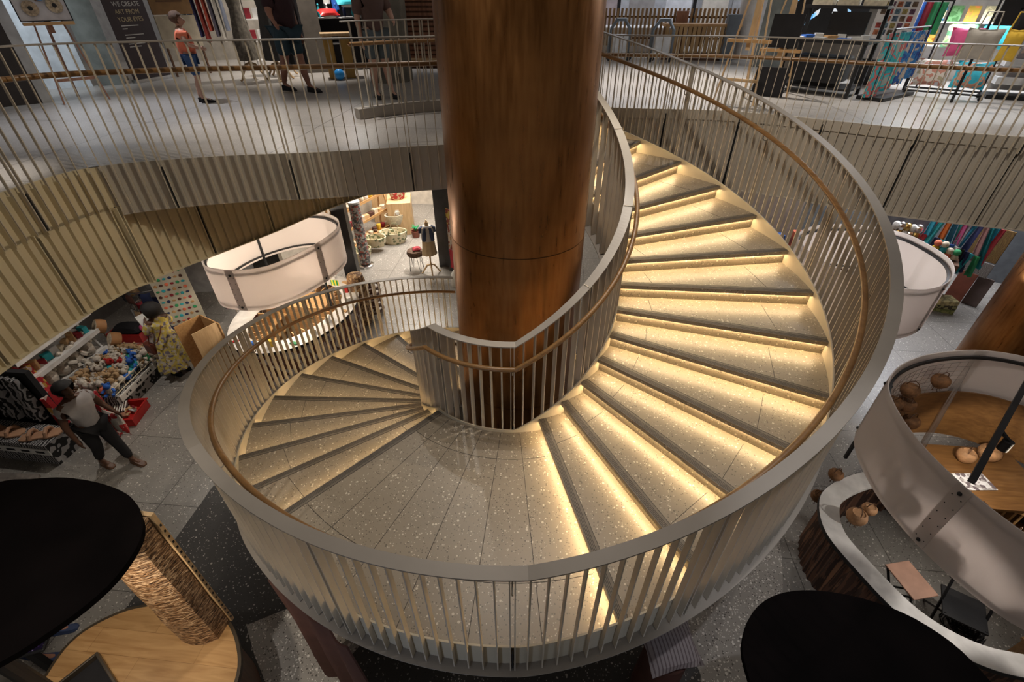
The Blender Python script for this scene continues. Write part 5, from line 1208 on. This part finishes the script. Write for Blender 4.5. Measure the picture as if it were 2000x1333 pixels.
for k, (x, y, z, m_) in enumerate(((-8.25, 2.20, -1.50, RWD), (-7.82, 1.98, -1.62, RWD), (-7.42, 2.00, -1.88, mat('drum_red', (.22, .05, .03), .5)))):
    t = thing('drum', ['round wooden drum at the top end of the white shop shelf', 'round wooden drum, middle one at the shelf end', 'small dark red drum, lowest at the shelf end'][k], 'drum', (x, y, z), 0)
    M_ = T(0, 0, 0, R(-35), R(60)); mb = MB(); mb.lathe([(.13, -.08), (.14, 0), (.13, .08)], (0, 0, 0), 20, 0, 1, 1, M_); mb.build('shell', m_, t, True)
    mb = MB(); mb.lathe([(.12, .08), (.115, .086)], (0, 0, 0), 20, 0, 1, 1, M_); mb.build('skin', DRH, t); mb = MB(); mb.tube([(0, 0, 0), (0, 0, ZL-z)], .012, 6); mb.build('stand', DKW, t)
REDP = pattern('red_print', [(.36, .012, .02), (.42, .02, .025), (.60, .5, .45), (.40, .015, .02), (.55, .32, .06), (.36, .01, .02)], 13, 'voronoi', .75)
for k in range(4):
    mb = MB(); cloth(mb, T(-8.35+.26*k, .72-.13*k, ZL+1.15-.10*k, R(-60)), .38, .62, 3, .045, .05); tag(mb.build('red_fabric', REDP, None, True), 'red printed fabric bag hanging behind the man in white', 'fabric', 'red printed fabrics')
mb = MB(); cloth(mb, T(-6.72, .32, ZL+.85, R(-50)), .30, .82, 3, .04, .03); tag(mb.build('red_fabric', REDP, None, True), 'red and white printed fabric hanging between the man and the red crate', 'fabric')
# zebra cloth rolls, sandals, label table
for k, (x, y, dx) in enumerate(((-8.62, .02, .0), (-8.18, .16, .0), (-7.78, .16, 0))):
    mb = MB(); cloth(mb, T(x, y, ZL+1.28, R(-10)), .36, .82, 3, .07, .05); tag(mb.build('zebra_cloth', ZEB, None, True), ['zebra striped cloth at the left picture edge', 'zebra striped cloth hanging second from the left edge', 'zebra striped cloth hanging behind the large sandal'][k], 'fabric')
mb = MB(); mb.box(-8.9, -7.5, .22, .30, ZL, ZL+1.35); tag(mb.build('display_board', BLKC), 'black board behind the zebra striped cloths', 'board')
t = thing('label_table', 'black covered table with a strip of white labels at the left edge', 'table', (-8.1, -.16, ZL), R(-2))
mb = MB(); mb.box(-1.0, .95, -.2, .22, 0, .42); mb.build('cover', ZEB, t); mb = MB(); mb.box(-1.0, .95, -.215, -.202, .22, .34); mb.build('label_strip', PAPER, t)
for k in range(7): mb = MB(); mb.box(-.85+.26*k, -.70+.26*k, -.220, -.215, .26, .30); mb.build('lettering', BLKC, t)
SAND = mat('sandal_tan', (.44, .25, .15), .6)
for k, (x, y, rz) in enumerate(((-7.42, -.19, .35), (-8.02, -.20, .1))):
    t = thing('sandal', ['giant tan display sandal nearest the walking man', 'giant tan display sandal at the left picture edge'][k], 'sandal', (x, y, ZL+.42), rz)
    mb = MB(); pts = [(-.27, -.07), (-.20, -.10), (0, -.085), (.15, -.11), (.27, -.08), (.30, 0), (.26, .08), (.12, .10), (-.05, .075), (-.20, .09), (-.27, .05)]
    mb.prism(pts, 0, .035); mb.build('sole', SAND, t, bevel=.01)
    for x0 in (-.10, .12): mb = MB(); mb.tube([(x0, -.10, .02), (x0, -.07, .09), (x0, 0, .12), (x0, .07, .09), (x0, .10, .02)], .028, 8); mb.build('strap', SAND, t, True)
# magnet board, spinner, purse rack, red crate behind
t = thing('magnet_board', 'tall cream board covered with rows of colourful magnets', 'display board', (-7.15, 3.05, ZL), R(38))
mb = MB(); mb.box(-.32, .32, -.02, .02, .42, 1.85); mb.build('panel', mat('board_cream', (.50, .47, .38), .7), t)
mb = MB(); mb.box(-.34, .34, -.025, .025, .22, .42); mb.build('lower_rack', NVY, t)
for s in (-1, 1): mb = MB(); mb.box(s*.30-.015, s*.30+.015, -.2, .2, 0, .03); mb.box(s*.30-.015, s*.30+.015, -.015, .015, 0, .22); mb.build('foot', WHT, t)
for r_ in range(11):
    for c_ in range(6):
        mb = MB(); x, z = -.26+.095*c_, .49+.122*r_; mb.lathe([(.030, 0), (.036, .006), (.026, .012)], (0, 0, 0), 5+(r_*c_) % 4, 0, 1, .7+.3*((r_+c_) % 2), T(x, -.021, z, 0, pi/2)); mb.build('magnet', [OAK, TEA, DRED, BRN, NVY, GRN, ORG][(r_*2+c_*3) % 7], t)
t = thing('postcard_spinner', 'white spinner rack with grey cards beside the magnet board', 'rack', (-6.45, 3.62, ZL), .3)
mb = MB(); mb.tube([(0, 0, .05), (0, 0, 1.8)], .02, 8); mb.build('pole', WHT, t)
for k in range(5): a = 2*pi*k/5; mb = MB(); mb.tube([(0, 0, .12), (.15*cos(a), .15*sin(a), .1), (.30*cos(a), .30*sin(a), .04)], .02, 6); mb.build('leg', WHT, t, True)
for k in range(4):
    a = pi/2*k; mb = MB(); mb.box(-.14, .14, .12, .15, .5, 1.75, 0, T(0, 0, 0, a)); mb.build('card_panel', pattern('card_grey', [(.3, .3, .32), (.1, .08, .08), (.5, .5, .52), (.35, .12, .18), (.2, .2, .2)], 16, 'voronoi'), t)
t = thing('purse_rack', 'silver wire rack of dark purses behind the woman', 'rack', (-8.0, 3.3, ZL), R(30))
mb = MB()
for z in (.7, 1.1, 1.5): mb.tube([(.42*cos(a), .3*sin(a), z) for a in [2*pi*k/20 for k in range(20)]], .012, 6, True)
for k in range(4): a = pi/4+pi/2*k; mb.tube([(.42*cos(a), .3*sin(a), 0), (.42*cos(a), .3*sin(a), 1.6)], .012, 6)
mb.build('frame', CHROME, t)
pM2 = Matrix.Translation((-8.0, 3.3, ZL)) @ Matrix.Rotation(R(30), 4, 'Z')
for k in range(24):
    a = 2*pi*(k % 8)/8; z = (.55, .95, 1.35)[k//8]; M_ = pM2 @ T(.42*cos(a), .3*sin(a), z, a+pi/2, pi/2); mb = MB(); pillow(mb, M_, .2, .24, .08, 0, 5)
    tag(mb.build('purse', [BLKC, BRN, NVY, DRED, GRY, PLUSHT][k % 6], None, True), 'small purse hanging on the silver wire rack behind the woman', 'purse', 'purses on the wire rack')
t = thing('red_crate', 'red crate of dark goods under the purse rack behind the woman', 'crate', (-8.55, 2.95, ZL), R(5))
mb = MB(); mb.box(-.35, .35, -.22, -.20, 0, .2); mb.box(-.35, .35, .20, .22, 0, .2); mb.box(-.36, -.34, -.22, .22, 0, .2); mb.box(.34, .36, -.22, .22, 0, .2); mb.box(-.35, .35, -.2, .2, 0, .02); mb.build('tub', RED, t)
mb = MB(); pillow(mb, T(0, 0, .2), .6, .36, .3); mb.build('contents', BLKC, t, True)
mb = MB(); mb.ball((0, 0, 0), .09, 10); tag(mb.build('pink_pouch', PNK, None, True, loc=(-8.05, 2.85, ZL+.35)), 'bright pink pouch beside the rear red crate', 'pouch')
mb = MB(); obox(mb, (-11, 4.2), (-6.9, 5.2), .1, ZL, 1.9); struct(mb.build('wall_left', WALLG))
mb = MB(); mb.box(-9.8, -9.7, -3, 4.2, ZL, 1.9); struct(mb.build('wall_left', mat('wall_dim', (.12, .11, .10), .8)))
mb = MB(); pts = [(-5.65, -1.35), (-6.6, -1.28), (-6.9, -2.1), (-5.9, -2.2)]; mb.prism([(-7.4, -1.15), (-6.35, -1.1), (-6.0, -1.75), (-7.2, -1.9)], ZL+.72, ZL+.76); mb.box(-6.9, -6.8, -1.6, -1.5, ZL, ZL+.72); tag(mb.build('side_table', mat('table_grey', (.16, .14, .125), .6, 0, .4, 9)), 'grey patterned table top at the left edge above the black canopy', 'table')

# ================================================================ LOWER LEVEL, CENTRE SHOP
t = thing('black_column', 'square black steel column right of the round kiosk', 'column', (-4.15, 4.78, ZL), .2)
mb = MB(); mb.box(-.14, .14, -.14, .14, 0, 4.2); mb.build('shaft', BLK, t); mb = MB(); mb.box(-.18, .18, -.18, .18, 0, .02); mb.build('base_plate', BLK, t)
t = thing('earring_spinner', 'tall round spinner full of earrings beside the black column', 'rack', (-4.62, 6.62, ZL))
mb = MB(); mb.lathe([(.20, 0), (.20, .05), (.15, .07)], (0, 0, 0), 24); mb.build('base', CHROME, t, True)
mb = MB(); mb.lathe([(.14, .10), (.14, 1.75)], (0, 0, 0), 20); mb.build('drum', pattern('earrings', [(.25, .24, .22), (.06, .05, .05), (.35, .33, .3), (.3, .08, .06), (.1, .1, .1)], 22, 'voronoi'), t, True)
mb = MB(); mb.lathe([(.15, 1.75), (.15, 1.80)], (0, 0, 0), 20); mb.build('cap', GRYW, t)
def ladder_shelf(loc, rz, label, w_, tiers, H_, m=OAK):
    t = thing('wooden_shelf', label, 'shelf', loc, rz)
    for s in (-1, 1): mb = MB(); mb.bar((s*w_/2, -.30, 0), (s*w_/2, .05, H_), .04); mb.bar((s*w_/2, .22, 0), (s*w_/2, .10, H_), .04); mb.build('upright', m, t)
    for k in range(tiers):
        z = .18+(H_-.3)*k/(tiers-1); mb = MB(); mb.box(-w_/2, w_/2, -.30+.3*z/H_, .16, z, z+.025, 0); mb.box(-w_/2, w_/2, -.30+.3*z/H_, -.28+.3*z/H_, z+.025, z+.07); mb.build('shelf_board', m, t)
    return t
ladder_shelf((-5.15, 8.05, ZL), R(72), 'light wooden ladder shelf full of souvenirs in the lit shop', 2.2, 4, 1.75)
lM = Matrix.Translation((-5.15, 8.05, ZL)) @ Matrix.Rotation(R(72), 4, 'Z')
for k in range(4):
    z = .18+1.45*k/3
    for q in range(11):
        x = -1.0+.2*q; y = -.12+.22*z/1.75; mb = MB(); h_ = .08+.08*random.random(); m_ = random.choice([CRM, DRED, PAPER, NVY, PINE, BRN, CRM, YEL])
        if k % 2: mb.box(-.07, .07, -.08, .08, 0, h_, 0, lM @ T(x, y, z+.03, .2*q)); 
        else: mb.lathe([(.06, 0), (.08, h_*.5), (.07, h_), (.02, h_+.02)], (0, 0, 0), 10, 0, 1, 1, lM @ T(x, y, z+.03))
        tag(mb.build('souvenir', m_, None, k % 2 == 0), 'small souvenir on the wooden ladder shelf of the lit shop', 'souvenir', 'souvenirs on the ladder shelf')
def basket(loc, s, label, m=CRM):
    t = thing('basket', label, 'basket', loc, random.random()); mb = MB(); mb.lathe([(.20*s, 0), (.26*s, .15*s), (.28*s, .30*s), (.25*s, .30*s), (.22*s, .06*s)], (0, 0, 0), 24, 0, 1.2, .8); mb.build('body', m, t, True)
    mb = MB(); 
    for q in (-1, 1): mb.tube([(-.1*s, q*.2*s, .28*s), (-.06*s, q*.2*s, .42*s), (.06*s, q*.2*s, .42*s), (.1*s, q*.2*s, .28*s)], .012*s, 6)
    mb.build('handle', m, t, True)
BP = pattern('basket_print', [(.55, .48, .32), (.60, .54, .38), (.16, .18, .10), (.58, .50, .35)], 14, 'voronoi')
basket((-4.28, 8.15, ZL), 1.2, 'large cream basket with dark prints on the shop floor', BP); basket((-4.88, 6.98, ZL), 1.0, 'cream basket nearest the earring spinner', BP)
basket((-4.62, 7.55, ZL+.15), .95, 'cream and red basket in front of the ladder shelf', BP); basket((-4.35, 8.75, ZL+.35), 1.0, 'cream basket raised on a box behind the large one', CRM)
t = thing('wooden_counter_block', 'plain light wooden counter block in the lit shop', 'counter', (-4.30, 9.1, ZL), R(15))
mb = MB(); mb.box(-.35, .35, -.45, .45, 0, 1.0); mb.build('body', PINE, t, bevel=.01); mb = MB(); mb.box(-.12, -.02, -.458, -.45, .65, .8); mb.build('notice', PAPER, t)
t = thing('wooden_counter_block', 'second wooden counter block, behind the first in the lit shop', 'counter', (-5.02, 10.05, ZL), R(15)); mb = MB(); mb.box(-.45, .45, -.4, .4, 0, .95); mb.build('body', PINE, t, bevel=.01)
basket((-4.30, 9.05, ZL+1.0), .75, 'basket of red trinkets on the wooden counter block', pattern('bk2', [(.5, .42, .3), (.4, .04, .04)], 12)); 
for k in range(6): mb = MB(); pillow(mb, T(-5.2+.12*(k % 3), 9.95, ZL+1.05+.13*(k//3), .3), .16, .14, .12, 0, 5); tag(mb.build('red_pouch', DRED, None, True), 'dark red beaded pouch stacked on the rear counter block', 'pouch', 'red pouches on the rear counter')
ladder_shelf((-3.1, 10.6, ZL), 0, 'orange wooden shelf at the back of the lit shop', .8, 3, 1.6)
for k in range(6): mb = MB(); mb.box(-.06, .06, -.05, .05, 0, .13, 0, T(-3.35+.25*(k % 3), 10.5, ZL+.21+.72*(k//3))); tag(mb.build('souvenir_box', [TEA, PNK, PAPER, BRN][k % 4]), 'small coloured box on the orange wooden shelf', 'box', 'boxes on the orange wooden shelf')
for k, c in enumerate((PNK, TEA)): mb = MB(); mb.ball((0, 0, 0), .1, 10); tag(mb.build('balloon', c, None, True, loc=(-3.45+.25*k, 10.4, ZL+1.85)), ['pink ball on top of the orange shelf', 'turquoise ball on top of the orange shelf'][k], 'ball')
t = thing('potted_plant', 'small plant in a red brown pot on the shop floor', 'plant', (-3.75, 8.6, ZL))
mb = MB(); mb.lathe([(.10, 0), (.14, .2), (.12, .2), (.10, .04)], (0, 0, 0), 16); mb.build('pot', mat('pot', (.20, .06, .035), .6), t, True)
mb = MB()
for k in range(14): a = k*2.4; mb.tube([(0, 0, .18), (.05*cos(a), .05*sin(a), .3), (.13*cos(a), .13*sin(a), .33+.05*sin(k))], [.008, .018, .003], 5)
mb.build('foliage', GRN, t, True)
t = form((-2.72, 6.28, ZL), R(-70), 'mannequin torso in a blue vest and beige skirt on a wooden stand', mat('skirt_beige', (.50, .38, .24), .85), 1.38, .78, PINE, PINE, .19)
mb = MB(); mb.lathe([(.155, .98), (.17, 1.12), (.165, 1.28), (.10, 1.37)], (0, 0, 0), 24, 0, .78, 1); mb.build('vest', mat('vest_white', (.5, .48, .48), .8), t, True)
mb = MB()
for q in (-1, 1): mb.tube([(.09, q*.06, 1.34), (.13, q*.09, 1.2), (.12, q*.11, 1.02)], [.03, .05, .045], 8); mb.tube([(-.02, q*.10, 1.33), (0, q*.17, 1.3), (.02, q*.18, 1.2)], [.04, .05, .04], 8)
mb.build('waistcoat', mat('vest_navy', (.05, .07, .14), .8), t, True)
t = thing('hairpin_stool', 'round dark fur topped stool on thin wire legs beside the mannequin', 'stool', (-3.18, 6.52, ZL))
mb = MB(); mb.lathe([(.20, .44), (.22, .50), (.2, .57), (.1, .59)], (0, 0, 0), 22); mb.build('seat', mat('fur', (.10, .06, .04), .95, 0, .4, 20, .7), t, True)
for k in range(4): a = pi/4+pi/2*k; c, s = cos(a), sin(a); mb = MB(); mb.tube([(.14*c-.05*s, .14*s+.05*c, .45), (.20*c-.01*s, .20*s+.01*c, .01), (.20*c+.01*s, .20*s-.01*c, .01), (.14*c+.05*s, .14*s-.05*c, .45)], .006, 6); mb.build('leg', BLK, t)
mb = MB(); pillow(mb, T(-3.12, 6.5, ZL+.63, .4), .22, .18, .10, 0, 6); tag(mb.build('pouch', DRED, None, True), 'dark red pouch lying on the fur topped stool', 'pouch')
mb = MB(); mb.box(-2.62, -2.30, 6.75, 7.1, ZL, 1.9); mb.box(-2.30, -1.9, 6.55, 6.8, ZL, 1.9); struct(mb.build('wall_back', mat('pier_dark', (.055, .055, .06), .6)))
mb = MB(); mb.box(-2.05, -1.85, 6.1, 6.6, ZL, 1.9); struct(mb.build('wall_back', CONC))
mb = MB(); cloth(mb, T(-1.95, 5.98, ZL+1.9, R(-30)), .5, 1.1, 3, .03); tag(mb.build('printed_cloth', pattern('ethnic', [(.55, .35, .2), (.6, .55, .5), (.3, .08, .05), (.6, .45, .1)], 5), None, True), 'orange and white printed cloth hanging left of the copper column', 'fabric')
mb = MB(); cloth(mb, T(-1.98, 5.9, ZL+.9, R(-30)), .34, .5, 2, .03); tag(mb.build('red_dress', mat('dress_red', (.45, .04, .06), .8), None, True), 'red child dress hanging below the printed cloth', 'dress')
mb = MB(); mb.lathe([(.05, 0), (.16, .0), (.12, .3), (.04, .42)], (0, 0, 0), 14); tag(mb.build('white_cloth_figure', PAPER, None, True, loc=(-1.98, 5.85, ZL)), 'white cloth figure on the floor beside the copper column', 'figure')
mb = MB(); obox(mb, (-6.3, 5.6), (-5.85, 11.0), .1, ZL, 1.9); struct(mb.build('wall_left', WALLC))
mb = MB(); obox(mb, (-6.0, 11.3), (-1.0, 11.3), .1, ZL, 1.9); struct(mb.build('wall_back', WALLC))
# ================================================================ LOWER LEVEL, RIGHT SHOP
mb = MB(); obox(mb, (7.6, 9.2), (13.0, 6.6), .1, ZL, 1.2); struct(mb.build('wall_back', mat('wall_slate', (.13, .14, .15), .7)))
mb = MB(); obox(mb, (10.9, 6.05), (13.2, 3.2), .1, ZL, 1.2); struct(mb.build('wall_right', mat('wall_paleblue', (.40, .44, .52), .7)))
def rugish(name, label, x, y, w_, h_, z, m_, rz, tilt=0, th=.03, cat='rug', leg=False):
    mb = MB(); mb.box(-w_/2, w_/2, -th/2, th/2, 0, h_, 0, T(x, y, z, rz, tilt)); tag(mb.build(name, m_, bevel=.01), label, cat)
RZ_ = R(-50)
rugish('hanging_rug', 'mustard brown rug with dark scrolls leaning at the right wall', 10.22, 6.30, .58, .75, ZL+1.03, pattern('rug_must', [(.20, .11, .03), (.12, .055, .02), (.24, .14, .04)], 9, 'wave'), RZ_, -.1)
rugish('hanging_rug', 'black and white printed rug below the mustard one', 10.16, 6.22, .56, .34, ZL+.69, pattern('rug_bw', [(.25, .22, .2), (.05, .04, .04), (.3, .27, .25)], 14, 'wave'), RZ_, -.1)
rugish('hanging_rug', 'rust brown plain rug leaning lowest at the right wall', 10.02, 6.14, .34, .74, ZL+.0, mat('rug_rust', (.20, .06, .035), .85), RZ_, -.2)
rugish('hanging_rug', 'taupe plain rug beside the rust one', 10.32, 5.98, .30, .70, ZL+.0, mat('rug_taupe', (.14, .10, .09), .85), RZ_, -.15)
rugish('glass_counter', 'grey marbled counter front in the right lower shop', 9.15, 7.45, 1.1, 1.72, ZL, mat('marble_grey', (.11, .11, .12), .3, 0, .3, 5), R(-28), 0, .5, 'counter')
sc = [(.04, .35, .5), (.5, .05, .07), (.05, .45, .5), (.6, .15, .03), (.03, .2, .35), (.05, .4, .42), (.5, .1, .25), (.35, .35, .4), (.04, .3, .45), (.08, .1, .3), (.55, .3, .3), (.02, .25, .3)]
for k in range(14):
    c = sc[k % 12]; mb = MB(); cloth(mb, T(9.05+.075*k, 6.62-.05*k, ZL+2.15-.02*k, R(-28+14*sin(k*2.1)), .12*sin(k*1.7), .15*sin(k)), .09, .70+.14*(k % 3), 1, .04, .02, .4); tag(mb.build('scarf', mat('scarf_%d' % (k % 12), c, .7), None, True), 'bright scarf hanging in the cluster of the right lower shop', 'scarf', 'scarves in the right lower shop')
for k in range(9):
    mb = MB(); cloth(mb, T(9.1+.09*k, 6.35-.05*k, ZL+1.5-.03*k, R(-28+20*sin(k*3)), .1, .2*sin(k*2)), .10, .5, 1, .04, .02, .4); tag(mb.build('shawl', [NVY, TEA, GRN, BLU, PAPER, BLKC][k % 6], None, True), 'dark shawl hanging below the bright scarves', 'scarf', 'shawls below the bright scarves')
t = thing('scroll_stand', 'black wrought iron stand with scroll top beside the rugs', 'stand', (9.95, 6.45, ZL), R(-40))
mb = MB(); mb.tube([(0, 0, 0), (0, 0, 1.75)]+[(.10-.10*cos(a)*(1-a/9), 0, 1.75+.10*sin(a)*(1-a/9)) for a in [q*.6 for q in range(1, 12)]], .012, 6); mb.build('pole', BLK, t); mb = MB(); mb.tube([(-.2, 0, .01), (.2, 0, .01)], .012, 6); mb.tube([(0, -.2, .01), (0, .2, .01)], .012, 6); mb.build('base', BLK, t)
t = thing('wall_shelf', 'yellow framed wall shelf with books above the grey counter', 'shelf', (9.30, 7.35, ZL+1.72), R(-28))
mb = MB(); mb.box(-.55, .55, -.15, .15, 0, .03); mb.box(-.55, -.52, -.15, .15, 0, .4); mb.box(.52, .55, -.15, .15, 0, .4); mb.box(-.02, .02, -.15, .15, 0, .4); mb.build('frame', mat('shelf_yellow', (.42, .32, .08), .5), t)
wM = Matrix.Translation((9.30, 7.35, ZL+1.72)) @ Matrix.Rotation(R(-28), 4, 'Z')
for k in range(8): mb = MB(); mb.box(-.045, .045, -.08, .08, 0, .22+.04*(k % 2), 0, wM @ T(-.45+.125*k, 0, .03)); tag(mb.build('book', [PNK, BLKC, CRM, BRN, DRED, PNK, BLKC, PAPER][k]), 'book on the yellow framed wall shelf', 'book', 'books on the yellow wall shelf')
for k in range(10):
    mb = MB(); s = .07+.03*random.random(); mb.ball((0, 0, 0), s, 8, 0, (1, 1, 1.3)); tag(mb.build('glass_ornament', [mat('silver', (.7, .7, .72), .15, .9), mat('brass', (.5, .35, .12), .25, .9), PAPER][k % 3], None, True, loc=(8.55+.10*(k % 5), 7.0-.05*(k % 5), ZL+1.35+.16*(k//5))), 'shiny ornament piled left of the grey counter', 'ornament', 'shiny ornaments left of the grey counter')
for k in range(10):
    mb = MB(); mb.ball((0, 0, 0), .075, 8); tag(mb.build('bauble', [CRM, GRN, ORG, CRM, YEL, TEA][k % 6], None, True, loc=(9.02+.11*(k % 4), 6.15-.07*(k % 4), ZL+1.22+.12*(k//4))), 'round painted bauble heaped in front of the scarves', 'bauble', 'baubles in front of the scarves')
mb = MB(); mb.box(-.3, .3, -.3, .3, 0, 1.15, 0, T(9.2, 6.05, ZL, R(-30))); tag(mb.build('display_plinth', DKW), 'dark plinth carrying the heap of baubles', 'plinth')
for k in range(3): mb = MB(); mb.box(-.2, .2, -.16, .16, 0, .1, 0, T(9.55-.03*k, 5.72-.02*k, ZL+.11*k, .2*k-.4)); tag(mb.build('woven_box', pattern('woven_%d' % k, [[(.14, .16, .05), (.26, .26, .09)], [(.3, .28, .12), (.06, .05, .03)], [(.5, .42, .2), (.3, .25, .12)]][k], 16)), ['dark green woven box at the bottom of the stack near the right drum', 'green woven box in the middle of the stack near the right drum', 'pale yellow woven box on top of the stack near the right drum'][k], 'box')
mb = MB(); mb.box(8.1, 8.3, 8.9, 9.2, ZL, 1.2); struct(mb.build('wall_back', mat('pier_dark2', (.05, .05, .055), .6)))
mb = MB(); mb.box(3.6, 6.6, 7.6, 7.7, ZL, .9); struct(mb.build('wall_back', WALLC))
for k in range(9):
    mb = MB(); mb.box(-.12, .12, -.1, .1, 0, .35+.1*(k % 3), 0, T(4.2+.42*k, 6.9-.02*k, ZL+.8)); tag(mb.build('stock_box', [DRED, BLKC, NVY, PAPER, BLU, ORG][k % 6]), 'coloured box on the shelf glimpsed through the right balusters', 'box', 'boxes glimpsed through the right balusters')
t = thing('wooden_shelf', 'dark shelf behind the right side of the stair', 'shelf', (5.9, 6.9, ZL)); mb = MB(); mb.box(-2.0, 2.0, -.2, .25, 0, .78); mb.build('body', DKW, t)
mb = MB(); mb.box(-.3, .3, -.2, .2, 0, 1.25, 0, T(8.75, 6.95, ZL, R(-28))); tag(mb.build('display_plinth', DKW), 'dark plinth under the shiny ornaments', 'plinth')
